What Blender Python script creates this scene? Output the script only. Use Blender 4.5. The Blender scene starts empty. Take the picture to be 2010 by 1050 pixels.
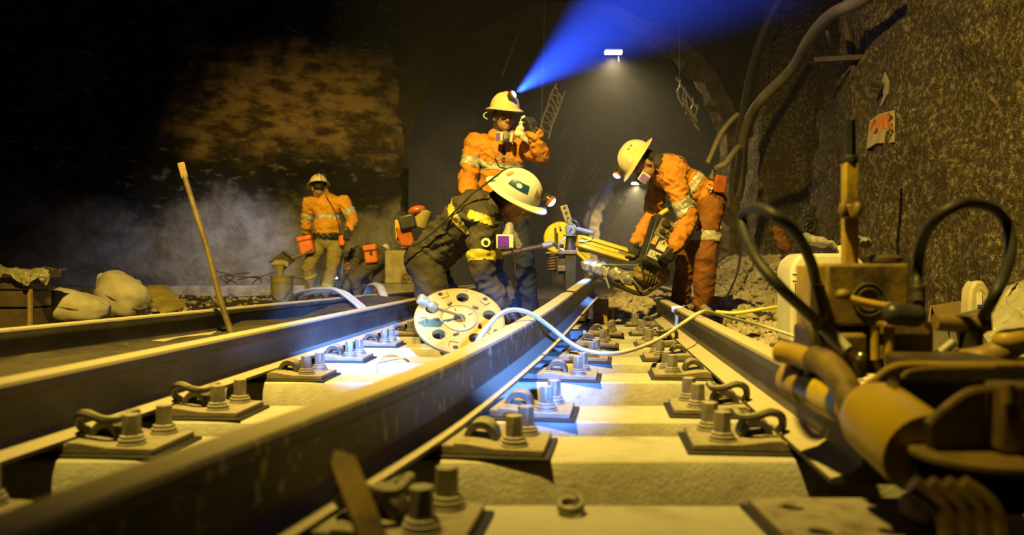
import bpy, bmesh, math, random
import numpy as np
from mathutils import Vector, Matrix, noise

R = math.radians
V = Vector
scene = bpy.context.scene
col = scene.collection
random.seed(7)
rng = np.random.default_rng(7)

# ------------------------------------------------------------------ camera
# sleeper tops are z = 0, the track runs away along +Y, the lens sits low between the rails
FPX, CX, CY, EYE = 1570.0, 1005.0, 525.0, 0.45
cd = bpy.data.cameras.new('camera')
cam = bpy.data.objects.new('camera', cd)
col.objects.link(cam)
cam.location = (0, 0, EYE)
cam.rotation_euler = (R(90), 0, 0)
cd.sensor_width = 36.0
cd.lens = FPX / 2010.0 * 36.0
cd.clip_start = 0.02
cd.clip_end = 300
cd.dof.use_dof = True
cd.dof.focus_distance = 4.6
cd.dof.aperture_fstop = 2.2
scene.camera = cam

# ------------------------------------------------------------------ world, view
w = bpy.data.worlds.new('underground')
scene.world = w
w.use_nodes = True
w.node_tree.nodes['Background'].inputs[0].default_value = (0.002, 0.002, 0.003, 1)
w.node_tree.nodes['Background'].inputs[1].default_value = 0.05
vs = scene.view_settings
vs.view_transform = 'Standard'
vs.look = 'None'
vs.gamma = 1.0
vs.use_curve_mapping = False
vs.exposure = 0.0
scene.cycles.max_bounces = 5
scene.cycles.diffuse_bounces = 1
scene.cycles.glossy_bounces = 3
scene.cycles.volume_bounces = 0
scene.cycles.sample_clamp_indirect = 4.0


# ------------------------------------------------------------------ lights
def spot(name, loc, target, energy, color, cone, blend=0.6, radius=0.05, parent=None):
    ld = bpy.data.lights.new(name, 'SPOT')
    ld.energy = energy
    ld.color = color
    ld.spot_size = R(cone)
    ld.spot_blend = blend
    ld.shadow_soft_size = radius
    o = bpy.data.objects.new(name, ld)
    col.objects.link(o)
    o.location = loc
    o.rotation_euler = (V(target) - V(loc)).to_track_quat('-Z', 'Y').to_euler()
    return o


SODIUM = (1.0, 0.69, 0.11)
COOL = (0.11, 0.30, 1.0)
# sodium work floodlight hung over the track behind the photographer
spot('flood_light', (-1.0, 1.0, 4.7), (0.2, 5.4, 0.2), 3900, SODIUM, 97, 1.0, 0.10)
# added unseen fill light, brightens the rock face and the worker before it
spot('fill_light_rock_side', (-3.6, 3.2, 4.6), (-2.9, 12.4, 1.2), 1900, SODIUM, 38, 1.0, 0.10)
# photographer's cap lamp
spot('cap_lamp_behind_camera', (0.22, 0.05, 0.66), (-0.93, 4.7, 0.10), 8000, COOL, 12, 0.9, 0.03)
spot('split_spot_behind_camera', (0.30, 0.0, 0.60), (0.06, 3.5, 0.07), 2600, COOL, 15, 0.9, 0.03)  # added second spot, carries the cap lamp's light to the lifted rail


def W(px, py, d):
    """point seen at pixel (px, py) at the distance d along the track"""
    return V(((px - CX) * d / FPX, d, EYE - (py - CY) * d / FPX))


# ------------------------------------------------------------------ object helpers
ORG = {}


def origin(o):
    return ORG.get(o.name, V((0, 0, 0)))


def tag(o, label=None, cat=None, group=None, kind=None):
    if label:
        o['label'] = label
    if cat:
        o['category'] = cat
    if group:
        o['group'] = group
    if kind:
        o['kind'] = kind
    return o


def thing(name, loc, label, cat, group=None):
    o = bpy.data.objects.new(name, None)
    col.objects.link(o)
    o.location = loc
    o.empty_display_size = 0.1
    ORG[o.name] = V(loc)
    return tag(o, label, cat, group)


def copy_tree(o, parent=None):
    c = o.copy()
    col.objects.link(c)
    if parent is not None:
        c.parent = parent
    for ch in list(o.children):
        copy_tree(ch, c)
    return c


def basis(d, up=V((0, 0, 1))):
    z = V(d).normalized()
    x = V(up).cross(z)
    if x.length < 1e-4:
        x = V((1, 0, 0)).cross(z)
        if x.length < 1e-4:
            x = V((0, 1, 0)).cross(z)
    x.normalize()
    y = z.cross(x)
    return Matrix((x, y, z)).transposed()


def rotz(a):
    return Matrix.Rotation(R(a), 3, 'Z')


def spline(pts, k=8):
    pts = [V(p) for p in pts]
    P = [pts[0] * 2 - pts[1]] + pts + [pts[-1] * 2 - pts[-2]]
    out = []
    for i in range(1, len(P) - 2):
        a, b, c, d = P[i - 1], P[i], P[i + 1], P[i + 2]
        for j in range(k):
            t = j / k
            out.append(0.5 * ((2 * b) + (c - a) * t + (2 * a - 5 * b + 4 * c - d) * t * t + (3 * b - a - 3 * c + d) * t ** 3))
    out.append(pts[-1])
    return out


class MB:
    def __init__(s):
        s.v, s.f = [], []

    def add(s, vs_, fs):
        n = len(s.v)
        s.v += [tuple(p) for p in vs_]
        s.f += [tuple(i + n for i in f) for f in fs]
        return s

    def box(s, c, size, rot=None, taper=1.0):
        hx, hy, hz = size[0] / 2, size[1] / 2, size[2] / 2
        c = V(c)
        vs_ = []
        for z in (-1, 1):
            k = taper if z > 0 else 1.0
            for x, y in ((-1, -1), (1, -1), (1, 1), (-1, 1)):
                p = V((x * hx * k, y * hy * k, z * hz))
                vs_.append(c + (rot @ p if rot else p))
        return s.add(vs_, [(3, 2, 1, 0), (4, 5, 6, 7), (0, 1, 5, 4), (1, 2, 6, 5), (2, 3, 7, 6), (3, 0, 4, 7)])

    def bar(s, a, b, wd, th, up=V((0, 0, 1))):
        a, b = V(a), V(b)
        m = basis(b - a, up)
        return s.box((a + b) / 2, (wd, th, (b - a).length), m)

    def cyl(s, a, b, r0, r1=None, n=16, caps=True, rot0=0.0):
        r1 = r0 if r1 is None else r1
        a, b = V(a), V(b)
        m = basis(b - a)
        vs_ = []
        for p, r in ((a, r0), (b, r1)):
            for i in range(n):
                t = 2 * math.pi * i / n + rot0
                vs_.append(p + m @ V((math.cos(t) * r, math.sin(t) * r, 0)))
        fs = [(i, (i + 1) % n, n + (i + 1) % n, n + i) for i in range(n)]
        if caps:
            fs += [tuple(range(n - 1, -1, -1)), tuple(range(n, 2 * n))]
        return s.add(vs_, fs)

    def lathe(s, prof, o=(0, 0, 0), axis=(0, 0, 1), n=20, closed=False):
        o = V(o)
        m = basis(axis)
        vs_ = []
        for r, z in prof:
            for i in range(n):
                t = 2 * math.pi * i / n
                vs_.append(o + m @ V((math.cos(t) * r, math.sin(t) * r, z)))
        k = len(prof)
        fs = []
        for j in range(k if closed else k - 1):
            j2 = (j + 1) % k
            fs += [(j * n + i, j * n + (i + 1) % n, j2 * n + (i + 1) % n, j2 * n + i) for i in range(n)]
        if not closed:
            fs += [tuple(range(n - 1, -1, -1)), tuple(range((k - 1) * n, k * n))]
        return s.add(vs_, fs)

    def tube(s, pts, r, n=8, sx=1.0):
        pts = [V(p) for p in pts]
        rr = r if isinstance(r, (list, tuple)) else [r] * len(pts)
        vs_, prev = [], None
        for i, p in enumerate(pts):
            t = (pts[min(i + 1, len(pts) - 1)] - pts[max(i - 1, 0)]).normalized()
            if prev is None:
                x = basis(t).col[0]
            else:
                x = prev - t * prev.dot(t)
            x = V(x).normalized()
            prev = x
            y = t.cross(x)
            for j in range(n):
                a = 2 * math.pi * j / n
                vs_.append(p + x * (math.cos(a) * rr[i] * sx) + y * (math.sin(a) * rr[i]))
        fs = []
        for i in range(len(pts) - 1):
            fs += [(i * n + j, i * n + (j + 1) % n, (i + 1) * n + (j + 1) % n, (i + 1) * n + j) for j in range(n)]
        k = (len(pts) - 1) * n
        fs += [tuple(range(n - 1, -1, -1)), tuple(range(k, k + n))]
        return s.add(vs_, fs)

    def capsule(s, a, b, r0, r1=None, n=14):
        r1 = r0 if r1 is None else r1
        a, b = V(a), V(b)
        L = max((b - a).length, 1e-4)
        prof = [(max(1e-4, r0 * math.sin(t)), -r0 * math.cos(t)) for t in np.linspace(0.06, math.pi / 2, 6)]
        prof += [(max(1e-4, r1 * math.cos(t)), L + r1 * math.sin(t)) for t in np.linspace(0, math.pi / 2 - 0.06, 6)]
        return s.lathe(prof, a, b - a, n)

    def ell(s, c, rad, rot=None, nu=18, nv=12):
        c = V(c)
        vs_ = []
        for j in range(1, nv):
            ph = math.pi * j / nv - math.pi / 2
            for i in range(nu):
                t = 2 * math.pi * i / nu
                p = V((math.cos(t) * math.cos(ph) * rad[0], math.sin(t) * math.cos(ph) * rad[1], math.sin(ph) * rad[2]))
                vs_.append(c + (rot @ p if rot else p))
        k = len(vs_)
        for z in (-1, 1):
            p = V((0, 0, z * rad[2]))
            vs_.append(c + (rot @ p if rot else p))
        fs = []
        for j in range(nv - 2):
            fs += [(j * nu + i, j * nu + (i + 1) % nu, (j + 1) * nu + (i + 1) % nu, (j + 1) * nu + i) for i in range(nu)]
        fs += [(k, (i + 1) % nu, i) for i in range(nu)]
        b = (nv - 2) * nu
        fs += [(k + 1, b + i, b + (i + 1) % nu) for i in range(nu)]
        return s.add(vs_, fs)

    def torus(s, c, axis, rad, r, n=24, m=8, a0=0.0, a1=360.0):
        b = basis(axis)
        full = abs(a1 - a0) >= 359.9
        pts = [V(c) + b @ V((math.cos(t) * rad, math.sin(t) * rad, 0)) for t in np.radians(np.linspace(a0, a1, n + 1))]
        return s.tube(pts, r, m)

    def prism(s, poly, off):
        off = V(off)
        poly = [V(p) for p in poly]
        n = len(poly)
        vs_ = poly + [p + off for p in poly]
        fs = [tuple(range(n - 1, -1, -1)), tuple(range(n, 2 * n))]
        fs += [(i, (i + 1) % n, n + (i + 1) % n, n + i) for i in range(n)]
        return s.add(vs_, fs)

    def mesh(s, name, o=V((0, 0, 0)), angle=38):
        me = bpy.data.meshes.new(name)
        me.from_pydata([(p[0] - o.x, p[1] - o.y, p[2] - o.z) for p in s.v], [], s.f)
        bm = bmesh.new()
        bm.from_mesh(me)
        bmesh.ops.recalc_face_normals(bm, faces=bm.faces)
        bm.to_mesh(me)
        bm.free()
        if angle:
            me.polygons.foreach_set('use_smooth', [True] * len(me.polygons))
            me.set_sharp_from_angle(angle=R(angle))
        me.update()
        return me

    def build(s, name, mat, parent=None, bevel=0.0, angle=38, label=None, seg=2):
        if parent is None:
            a = np.array(s.v)
            o = V(((a[:, 0].min() + a[:, 0].max()) / 2, (a[:, 1].min() + a[:, 1].max()) / 2, a[:, 2].min()))
        else:
            o = origin(parent)
        ob = bpy.data.objects.new(name, s.mesh(name, o, angle))
        return place(ob, mat, parent, o, bevel, label, seg)


def place(ob, mat, parent, o, bevel=0.0, label=None, seg=2):
    col.objects.link(ob)
    if parent is None:
        ob.location = o
    else:
        ob.parent = parent
    ORG[ob.name] = V(o)
    if mat and not ob.data.materials:
        ob.data.materials.append(mat)
    if bevel:
        m = ob.modifiers.new('edge', 'BEVEL')
        m.width = bevel
        m.segments = seg
        m.limit_method = 'ANGLE'
        m.angle_limit = R(35)
        m.harden_normals = False
    if label:
        ob['label'] = label
    return ob


def solo(mb, name, mat, label, cat, group=None, bevel=0.0, angle=38):
    return tag(mb.build(name, mat, None, bevel, angle), label, cat, group)


def struct(mb, name, mat, parent=None, bevel=0.0, angle=38, label=None, kind='structure'):
    o = mb.build(name, mat, parent, bevel, angle)
    if parent is None:
        tag(o, label, None, None, kind)
    return o


# ------------------------------------------------------------------ materials
MATS = {}


def mat(name, c1, c2=None, scale=6.0, rough=0.7, metal=0.0, bump=0.15, bscale=60.0, lo=0.35, hi=0.65, dust=None, dust_amt=0.8, dust_n=0.35, dust_lo=0.25,
        spec=0.4, stretch=(1, 1, 1), c3=None, scale3=2.0, lo3=0.45, hi3=0.6, detail=6, bdist=0.01, nrough=0.6):
    if name in MATS:
        return MATS[name]
    m = bpy.data.materials.new(name)
    m.use_nodes = True
    nt = m.node_tree
    N, L = nt.nodes, nt.links
    b = N['Principled BSDF']
    b.inputs['Roughness'].default_value = rough
    b.inputs['Metallic'].default_value = metal
    b.inputs['Specular IOR Level'].default_value = spec
    tc = N.new('ShaderNodeTexCoord')
    mp = N.new('ShaderNodeMapping')
    mp.inputs['Scale'].default_value = stretch
    L.new(tc.outputs['Object'], mp.inputs[0])

    def nz(sc, det=detail, rgh=0.6):
        n = N.new('ShaderNodeTexNoise')
        n.inputs['Scale'].default_value = sc
        n.inputs['Detail'].default_value = det
        n.inputs['Roughness'].default_value = rgh
        L.new(mp.outputs[0], n.inputs['Vector'])
        return n.outputs['Fac']

    def mr(src, a, z):
        r = N.new('ShaderNodeMapRange')
        r.interpolation_type = 'SMOOTHSTEP'
        r.inputs['From Min'].default_value = a
        r.inputs['From Max'].default_value = z
        L.new(src, r.inputs['Value'])
        return r.outputs[0]

    def mix(fac, a, z):
        x = N.new('ShaderNodeMix')
        x.data_type = 'RGBA'
        L.new(fac, x.inputs['Factor'])
        for sock, val in ((x.inputs['A'], a), (x.inputs['B'], z)):
            if isinstance(val, tuple):
                sock.default_value = (*val, 1)
            else:
                L.new(val, sock)
        return x.outputs['Result']

    c2 = c2 or tuple(x * 0.7 for x in c1)
    colr = mix(mr(nz(scale, detail, nrough), lo, hi), c1, c2)
    if c3:
        colr = mix(mr(nz(scale3, 8, 0.7), lo3, hi3), colr, c3)
    if dust:
        g = N.new('ShaderNodeNewGeometry')
        sx = N.new('ShaderNodeSeparateXYZ')
        L.new(g.outputs['Normal'], sx.inputs[0])
        f = mr(sx.outputs['Z'], dust_n, 0.9)
        mu = N.new('ShaderNodeMath')
        mu.operation = 'MULTIPLY'
        L.new(f, mu.inputs[0])
        L.new(mr(nz(scale * 2.3), dust_lo, dust_lo + 0.32), mu.inputs[1])
        m2 = N.new('ShaderNodeMath')
        m2.operation = 'MULTIPLY'
        L.new(mu.outputs[0], m2.inputs[0])
        m2.inputs[1].default_value = dust_amt
        colr = mix(m2.outputs[0], colr, dust)
        rr = N.new('ShaderNodeMapRange')
        rr.inputs['To Min'].default_value = rough
        rr.inputs['To Max'].default_value = 0.9
        L.new(m2.outputs[0], rr.inputs['Value'])
        L.new(rr.outputs[0], b.inputs['Roughness'])
    L.new(colr, b.inputs['Base Color'])
    if bump:
        bp = N.new('ShaderNodeBump')
        bp.inputs['Strength'].default_value = bump
        bp.inputs['Distance'].default_value = bdist
        L.new(nz(bscale, 5), bp.inputs['Height'])
        L.new(bp.outputs[0], b.inputs['Normal'])
    MATS[name] = m
    return m


def emit(name, c, strength):
    m = bpy.data.materials.new(name)
    m.use_nodes = True
    nt = m.node_tree
    nt.nodes.remove(nt.nodes['Principled BSDF'])
    e = nt.nodes.new('ShaderNodeEmission')
    e.inputs[0].default_value = (*c, 1)
    e.inputs[1].default_value = strength
    nt.links.new(e.outputs[0], nt.nodes['Material Output'].inputs[0])
    return m


DUST = (0.42, 0.38, 0.30)
steel = mat('rail_steel', (0.050, 0.048, 0.046), (0.095, 0.085, 0.076), 5, 0.5, 0.15, 0.12, 90, dust=(0.50, 0.44, 0.33), dust_amt=0.95, dust_n=-0.05, dust_lo=0.1, c3=(0.065, 0.045, 0.03), scale3=6, lo3=0.52, hi3=0.66)  # base darkened to deepen the web shade; dust also brightens the lit tops
splash_steel = mat('grout_splashed_steel', (0.036, 0.036, 0.037), (0.065, 0.063, 0.06), 5, 0.42, 0.15, 0.12, 90, dust=(0.50, 0.44, 0.33), dust_amt=0.95, dust_n=-0.05, dust_lo=0.1,
                   c3=(0.46, 0.46, 0.46), scale3=26, lo3=0.575, hi3=0.62, stretch=(1, 1, 0.40))  # splashes are grout; web shade and lit tops painted in as on rail_steel
clean_steel = mat('bare_steel', (0.42, 0.42, 0.42), (0.30, 0.30, 0.30), 20, 0.3, 0.9, 0.05)
iron = mat('dusty_iron', (0.16, 0.13, 0.10), (0.24, 0.20, 0.15), 14, 0.6, 0.35, 0.25, 120, dust=DUST, dust_amt=0.85)
bolt_m = mat('bolt_steel', (0.26, 0.24, 0.21), (0.18, 0.16, 0.13), 30, 0.5, 0.5, 0.15, 150, dust=(0.5, 0.47, 0.40), dust_amt=0.9)
clip_m = mat('clip_steel', (0.045, 0.042, 0.04), (0.09, 0.08, 0.07), 18, 0.5, 0.4, 0.15, 120, dust=DUST, dust_amt=0.9)
rubber = mat('black_rubber', (0.02, 0.02, 0.02), (0.035, 0.033, 0.03), 10, 0.55, 0, 0.1, 100)
black_pl = mat('black_plastic', (0.025, 0.025, 0.027), (0.045, 0.042, 0.04), 10, 0.4, 0, 0.05, 100)
concrete = mat('sleeper_concrete', (0.44, 0.42, 0.39), (0.31, 0.29, 0.25), 5, 0.85, 0, 0.35, 90, c3=(0.20, 0.14, 0.08), scale3=3.5, lo3=0.56, hi3=0.72,
               dust=(0.47, 0.45, 0.41), dust_amt=0.8)
curb_m = mat('old_concrete', (0.42, 0.39, 0.33), (0.24, 0.21, 0.17), 6, 0.9, 0, 0.4, 60)
ground_m = mat('ballast_fines', (0.085, 0.07, 0.05), (0.04, 0.034, 0.026), 4, 0.95, 0, 0.6, 45, bdist=0.03)
stone_m = mat('gravel', (0.52, 0.46, 0.34), (0.32, 0.27, 0.19), 2.5, 0.9, 0, 0.4, 70)
timber = mat('timber', (0.40, 0.28, 0.13), (0.26, 0.17, 0.08), 6, 0.8, 0, 0.25, 40, stretch=(6, 1, 6))
machine_y = mat('worn_yellow_paint', (0.44, 0.30, 0.035), (0.30, 0.20, 0.03), 7, 0.45, 0, 0.1, 60, c3=(0.10, 0.07, 0.045), scale3=7, lo3=0.56, hi3=0.68)
bright_y = mat('bright_yellow_paint', (0.72, 0.62, 0.03), (0.62, 0.50, 0.03), 8, 0.4, 0, 0.05, 60)
dirty_y = mat('grimy_yellow_steel', (0.26, 0.18, 0.05), (0.13, 0.09, 0.035), 6, 0.55, 0.1, 0.2, 50, c3=(0.05, 0.04, 0.03), scale3=5, lo3=0.5, hi3=0.66)
grime = mat('grimy_steel', (0.10, 0.075, 0.04), (0.05, 0.04, 0.025), 8, 0.5, 0.2, 0.2, 60)
alu = mat('cast_aluminium', (0.50, 0.50, 0.48), (0.34, 0.33, 0.30), 12, 0.42, 0.6, 0.2, 60)
ivory = mat('ivory_sheath', (0.60, 0.57, 0.50), (0.50, 0.47, 0.40), 10, 0.5, 0, 0.05)
white_pl = mat('white_plastic', (0.62, 0.60, 0.55), (0.50, 0.48, 0.42), 5, 0.5, 0, 0.1, 40)
sack_m = mat('woven_sack', (0.52, 0.47, 0.36), (0.40, 0.35, 0.26), 5, 0.85, 0, 0.3, 160)
# ================================================================== the setting
def fbm(x, y, z, s, o=4):
    return noise.fractal(V((x * s, y * s, z * s)), 0.9, 2.1, o, noise_basis='PERLIN_ORIGINAL')


def grid_mesh(nu, nv, fn):
    mb = MB()
    vs_ = [fn(i / nu, j / nv) for j in range(nv + 1) for i in range(nu + 1)]
    fs = [(j * (nu + 1) + i, j * (nu + 1) + i + 1, (j + 1) * (nu + 1) + i + 1, (j + 1) * (nu + 1) + i) for j in range(nv) for i in range(nu)]
    return mb.add(vs_, fs)


def smooth(a, b, x):
    t = min(1.0, max(0.0, (x - a) / (b - a)))
    return t * t * (3 - 2 * t)


def ground_z(x, y):
    z = -0.17 + 0.05 * fbm(x, y, 0, 1.3)
    xr = 0.70 + 0.105 * y                       # the outer side of the far rail of this track
    z += 0.15 * smooth(xr, xr + 0.5, x)
    z += 0.10 * smooth(5.6, 7.5, y)             # the lifted end of the panel: the bed is filled with rubble
    z += 0.20 * smooth(6.3, 7.6, y) * math.exp(-((x - 0.55 - 0.1 * y) / 0.45) ** 2) * (1 - smooth(9, 11, y))
    z += 0.52 * smooth(2.3, 3.3, x) * smooth(7.4, 9.2, y) * (1 - smooth(11.5, 13.5, y))   # heap against the side wall
    z += 0.10 * smooth(-1.7, -2.6, x) * smooth(2, 5, y)
    xm = -1.95 + 0.13 * y                       # fines banked up between the two rails on the sandbag side
    z += 0.27 * math.exp(-((x - xm + 0.22) / 0.40) ** 4) * (1 - smooth(7, 10, y))
    return z


def gfn(u, v):
    y = -3 + 19 * v ** 1.25
    x = -12 + 18 * u
    return (x, y, ground_z(x, y) + 0.015 * fbm(x, y, 3, 7))


struct(grid_mesh(150, 150, gfn), 'floor', ground_m, label='dusty ballast floor of the tunnel')


def farfloor(u, v):
    y = 15.9 + 60 * v
    xc = axis_x(y)
    x = xc - 4 + 8 * u
    return (x, y, -0.07 + 0.04 * fbm(x, y, 0, 1.1))


def axis_x(y):
    return 1.0 + 0.20 * (y - 13) - (0.03 * (y - 25) if y > 25 else 0)


def bore(y):
    return 2.75 - 0.75 * smooth(14, 22, y)


struct(grid_mesh(20, 60, farfloor), 'floor_tunnel', ground_m, label='dark floor of the tunnel beyond the workers')

# ---- rock materials
rock_r = mat('shotcrete_flecked', (0.060, 0.047, 0.031), (0.40, 0.33, 0.22), 20, 0.9, 0, 1.0, 34, lo=0.47, hi=0.66, nrough=0.82, c3=(0.075, 0.055, 0.033), scale3=1.1, lo3=0.50, hi3=0.70,
             detail=10, bdist=0.04, spec=0.2)


def left_rock():
    m = bpy.data.materials.new('rock_face')
    m.use_nodes = True
    nt = m.node_tree
    N, L = nt.nodes, nt.links
    b = N['Principled BSDF']
    b.inputs['Roughness'].default_value = 0.9
    b.inputs['Specular IOR Level'].default_value = 0.25
    g = N.new('ShaderNodeNewGeometry')
    sx = N.new('ShaderNodeSeparateXYZ')
    L.new(g.outputs['Position'], sx.inputs[0])

    def nz(sc, det=8, st=(1, 1, 1)):
        mp = N.new('ShaderNodeMapping')
        mp.inputs['Scale'].default_value = st
        L.new(g.outputs['Position'], mp.inputs[0])
        n = N.new('ShaderNodeTexNoise')
        n.inputs['Scale'].default_value = sc
        n.inputs['Detail'].default_value = det
        n.inputs['Roughness'].default_value = 0.65
        L.new(mp.outputs[0], n.inputs['Vector'])
        return n.outputs['Fac']

    def op(kind, a, z):
        x = N.new('ShaderNodeMath')
        x.operation = kind
        for i, q in enumerate((a, z)):
            if isinstance(q, (int, float)):
                x.inputs[i].default_value = q
            else:
                L.new(q, x.inputs[i])
        return x.outputs[0]

    def step(src, a, z):
        r = N.new('ShaderNodeMapRange')
        r.interpolation_type = 'SMOOTHSTEP'
        r.inputs['From Min'].default_value = a
        r.inputs['From Max'].default_value = z
        L.new(src, r.inputs['Value'])
        return r.outputs[0]

    def mix(f, a, z):
        x = N.new('ShaderNodeMix')
        x.data_type = 'RGBA'
        L.new(f, x.inputs['Factor'])
        for sock, val in ((x.inputs['A'], a), (x.inputs['B'], z)):
            if isinstance(val, tuple):
                sock.default_value = (*val, 1)
            else:
                L.new(val, sock)
        return x.outputs['Result']

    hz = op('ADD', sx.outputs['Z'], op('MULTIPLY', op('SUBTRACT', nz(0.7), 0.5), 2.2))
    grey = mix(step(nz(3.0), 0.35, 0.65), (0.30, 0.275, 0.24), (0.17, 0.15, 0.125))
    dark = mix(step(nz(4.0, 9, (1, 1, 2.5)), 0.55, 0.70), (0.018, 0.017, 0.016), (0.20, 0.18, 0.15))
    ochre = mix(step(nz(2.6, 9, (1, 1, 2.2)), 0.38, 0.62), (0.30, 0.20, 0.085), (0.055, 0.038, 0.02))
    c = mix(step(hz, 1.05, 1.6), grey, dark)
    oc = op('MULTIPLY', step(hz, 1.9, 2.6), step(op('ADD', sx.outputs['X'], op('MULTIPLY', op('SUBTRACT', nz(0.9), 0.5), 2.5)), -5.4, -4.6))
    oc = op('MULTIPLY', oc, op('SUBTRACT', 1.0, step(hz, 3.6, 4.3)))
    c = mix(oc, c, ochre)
    L.new(c, b.inputs['Base Color'])
    bp = N.new('ShaderNodeBump')
    bp.inputs['Strength'].default_value = 0.8
    bp.inputs['Distance'].default_value = 0.08
    L.new(nz(7.0, 9), bp.inputs['Height'])
    L.new(bp.outputs[0], b.inputs['Normal'])
    return m


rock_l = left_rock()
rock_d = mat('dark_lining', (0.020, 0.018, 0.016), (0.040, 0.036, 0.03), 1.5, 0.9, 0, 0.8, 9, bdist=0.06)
rib_m = mat('rough_shotcrete_rib', (0.50, 0.41, 0.25), (0.30, 0.24, 0.14), 5, 0.9, 0, 0.8, 18, bdist=0.04)


def path_wall(path, z0, z1, nu, nv, amp, sc, lean=0.0, seed=0.0):
    pts = [V((p[0], p[1], 0)) for p in path]
    acc = [0.0]
    for a, b in zip(pts, pts[1:]):
        acc.append(acc[-1] + (b - a).length)

    def at(s):
        for i in range(len(pts) - 1):
            if s <= acc[i + 1] + 1e-6:
                return pts[i].lerp(pts[i + 1], (s - acc[i]) / max(1e-6, acc[i + 1] - acc[i])), (pts[i + 1] - pts[i]).normalized()
        return pts[-1], (pts[-1] - pts[-2]).normalized()

    def fn(u, v):
        p, t = at(u * acc[-1])
        z = z0 + (z1 - z0) * v
        n = V((-t.y, t.x, 0))
        dsp = amp * (fbm(p.x + seed, p.y, z, sc) + 0.45 * fbm(p.x, p.y + seed, z, sc * 3.1)) + lean * v * v
        q = p + n * dsp
        return (q.x, q.y, z)

    return grid_mesh(nu, nv, fn)


# rock face on the near side of the tunnel mouth, then the corner into the tunnel
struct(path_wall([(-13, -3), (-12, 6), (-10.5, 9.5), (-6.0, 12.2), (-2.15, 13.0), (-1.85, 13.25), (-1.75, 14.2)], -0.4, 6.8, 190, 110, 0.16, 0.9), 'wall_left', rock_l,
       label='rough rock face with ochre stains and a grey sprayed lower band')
struct(path_wall([(3.75, 13.4), (3.70, 12.3), (4.3, 11.9), (4.4, 8.9), (3.35, 8.55), (3.15, 7.6), (3.2, 4.0), (3.5, -3)], -0.3, 6.8, 230, 110, 0.08, 1.6, 0.9, 5.0), 'wall_right', rock_r,
       label='flecked sprayed concrete side wall of the tunnel')


def vault(u, v):
    y = 13.2 + 62 * v
    xc = axis_x(y)
    a = math.pi * u
    if u < 0.5:
        pass
    rr = bore(y) + 0.10 * fbm(math.cos(a) * 2, y, math.sin(a) * 2, 0.8) + 0.05 * fbm(y, math.cos(a) * 3, math.sin(a) * 3, 2.4)
    z = 2.1 + (rr + 0.55 * (2.75 - bore(y))) * math.sin(a)
    x = xc - rr * math.cos(a) * 1.0
    return (x, y, z)


def vault2(u, v):
    # side walls below the springing line are vertical
    if u < 0.18:
        p = vault(0.0, v)
        return (p[0], p[1], -0.4 + (p[2] + 0.4) * u / 0.18)
    if u > 0.82:
        p = vault(1.0, v)
        return (p[0], p[1], -0.4 + (p[2] + 0.4) * (1 - u) / 0.18)
    return vault((u - 0.18) / 0.64, v)


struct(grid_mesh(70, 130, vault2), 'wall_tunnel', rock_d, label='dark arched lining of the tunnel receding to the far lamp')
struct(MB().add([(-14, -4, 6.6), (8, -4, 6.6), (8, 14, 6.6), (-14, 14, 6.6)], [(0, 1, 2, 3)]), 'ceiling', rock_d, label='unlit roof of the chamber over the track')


# head wall above the tunnel mouth
def headwall(u, v):
    a = math.pi * u
    rr = 2.75 + 3.2 * v
    x = axis_x(13.2) - rr * math.cos(a)
    z = 2.1 + rr * math.sin(a)
    return (x, 13.3 - 0.15 * v + 0.1 * fbm(x, 1, z, 1.2), z)


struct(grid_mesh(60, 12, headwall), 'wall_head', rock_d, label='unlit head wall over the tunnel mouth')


# ribs of sprayed concrete that stand proud of the lining
def rib(y, a0, a1, wd, th, seed, down=True):
    mb = MB()
    nA, nB = 46, 6
    vs_, fs = [], []
    for i in range(nA + 1):
        t = i / nA
        a = R(a0 + (a1 - a0) * t)
        for j in range(nB):
            b = 2 * math.pi * j / nB
            k = 1 + 0.35 * fbm(i * 0.4 + seed, j * 0.7, seed, 1.1)
            rr = bore(y) - 0.03 - th * 0.35 * k + math.cos(b) * th * k
            yy = y + math.sin(b) * wd * k
            ca, sa = math.cos(a), math.sin(a)
            if sa < 0:
                x, z = axis_x(y) - rr * (1 if ca > 0 else -1), 2.1 + 2.4 * sa
            else:
                x, z = axis_x(y) - rr * ca, 2.1 + (rr + 0.55 * (2.75 - bore(y))) * sa
            vs_.append((x, yy, z))
    for i in range(nA):
        fs += [(i * nB + j, i * nB + (j + 1) % nB, (i + 1) * nB + (j + 1) % nB, (i + 1) * nB + j) for j in range(nB)]
    fs += [tuple(range(nB)), tuple(range(nA * nB, nA * nB + nB))]
    return mb.add(vs_, fs)


struct(rib(13.4, 118, 265, 0.22, 0.24, 1.0), 'trim_1', mat('shaded_rib', (0.15, 0.11, 0.06), (0.05, 0.04, 0.025), 5, 0.9, 0, 0.8, 18, bdist=0.04), label='thick rough rib of sprayed concrete at the tunnel mouth')  # darker copy of the rib material, weak light painted into its colour
for i, (y, a0, a1, wd, th) in enumerate([(24.5, -75, 46, 0.30, 0.26), (31, -75, 60, 0.35, 0.30), (38.5, -75, 60, 0.4, 0.34), (50, -75, 150, 0.5, 0.4), (29, 120, 255, 0.4, 0.3)]):
    struct(rib(y, a0, a1, wd, th, 3.0 + i), 'trim_%d' % (i + 2), rib_m, label='rough sprayed concrete rib of the tunnel lining, number %d inward from its mouth' % (i + 2))

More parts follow.
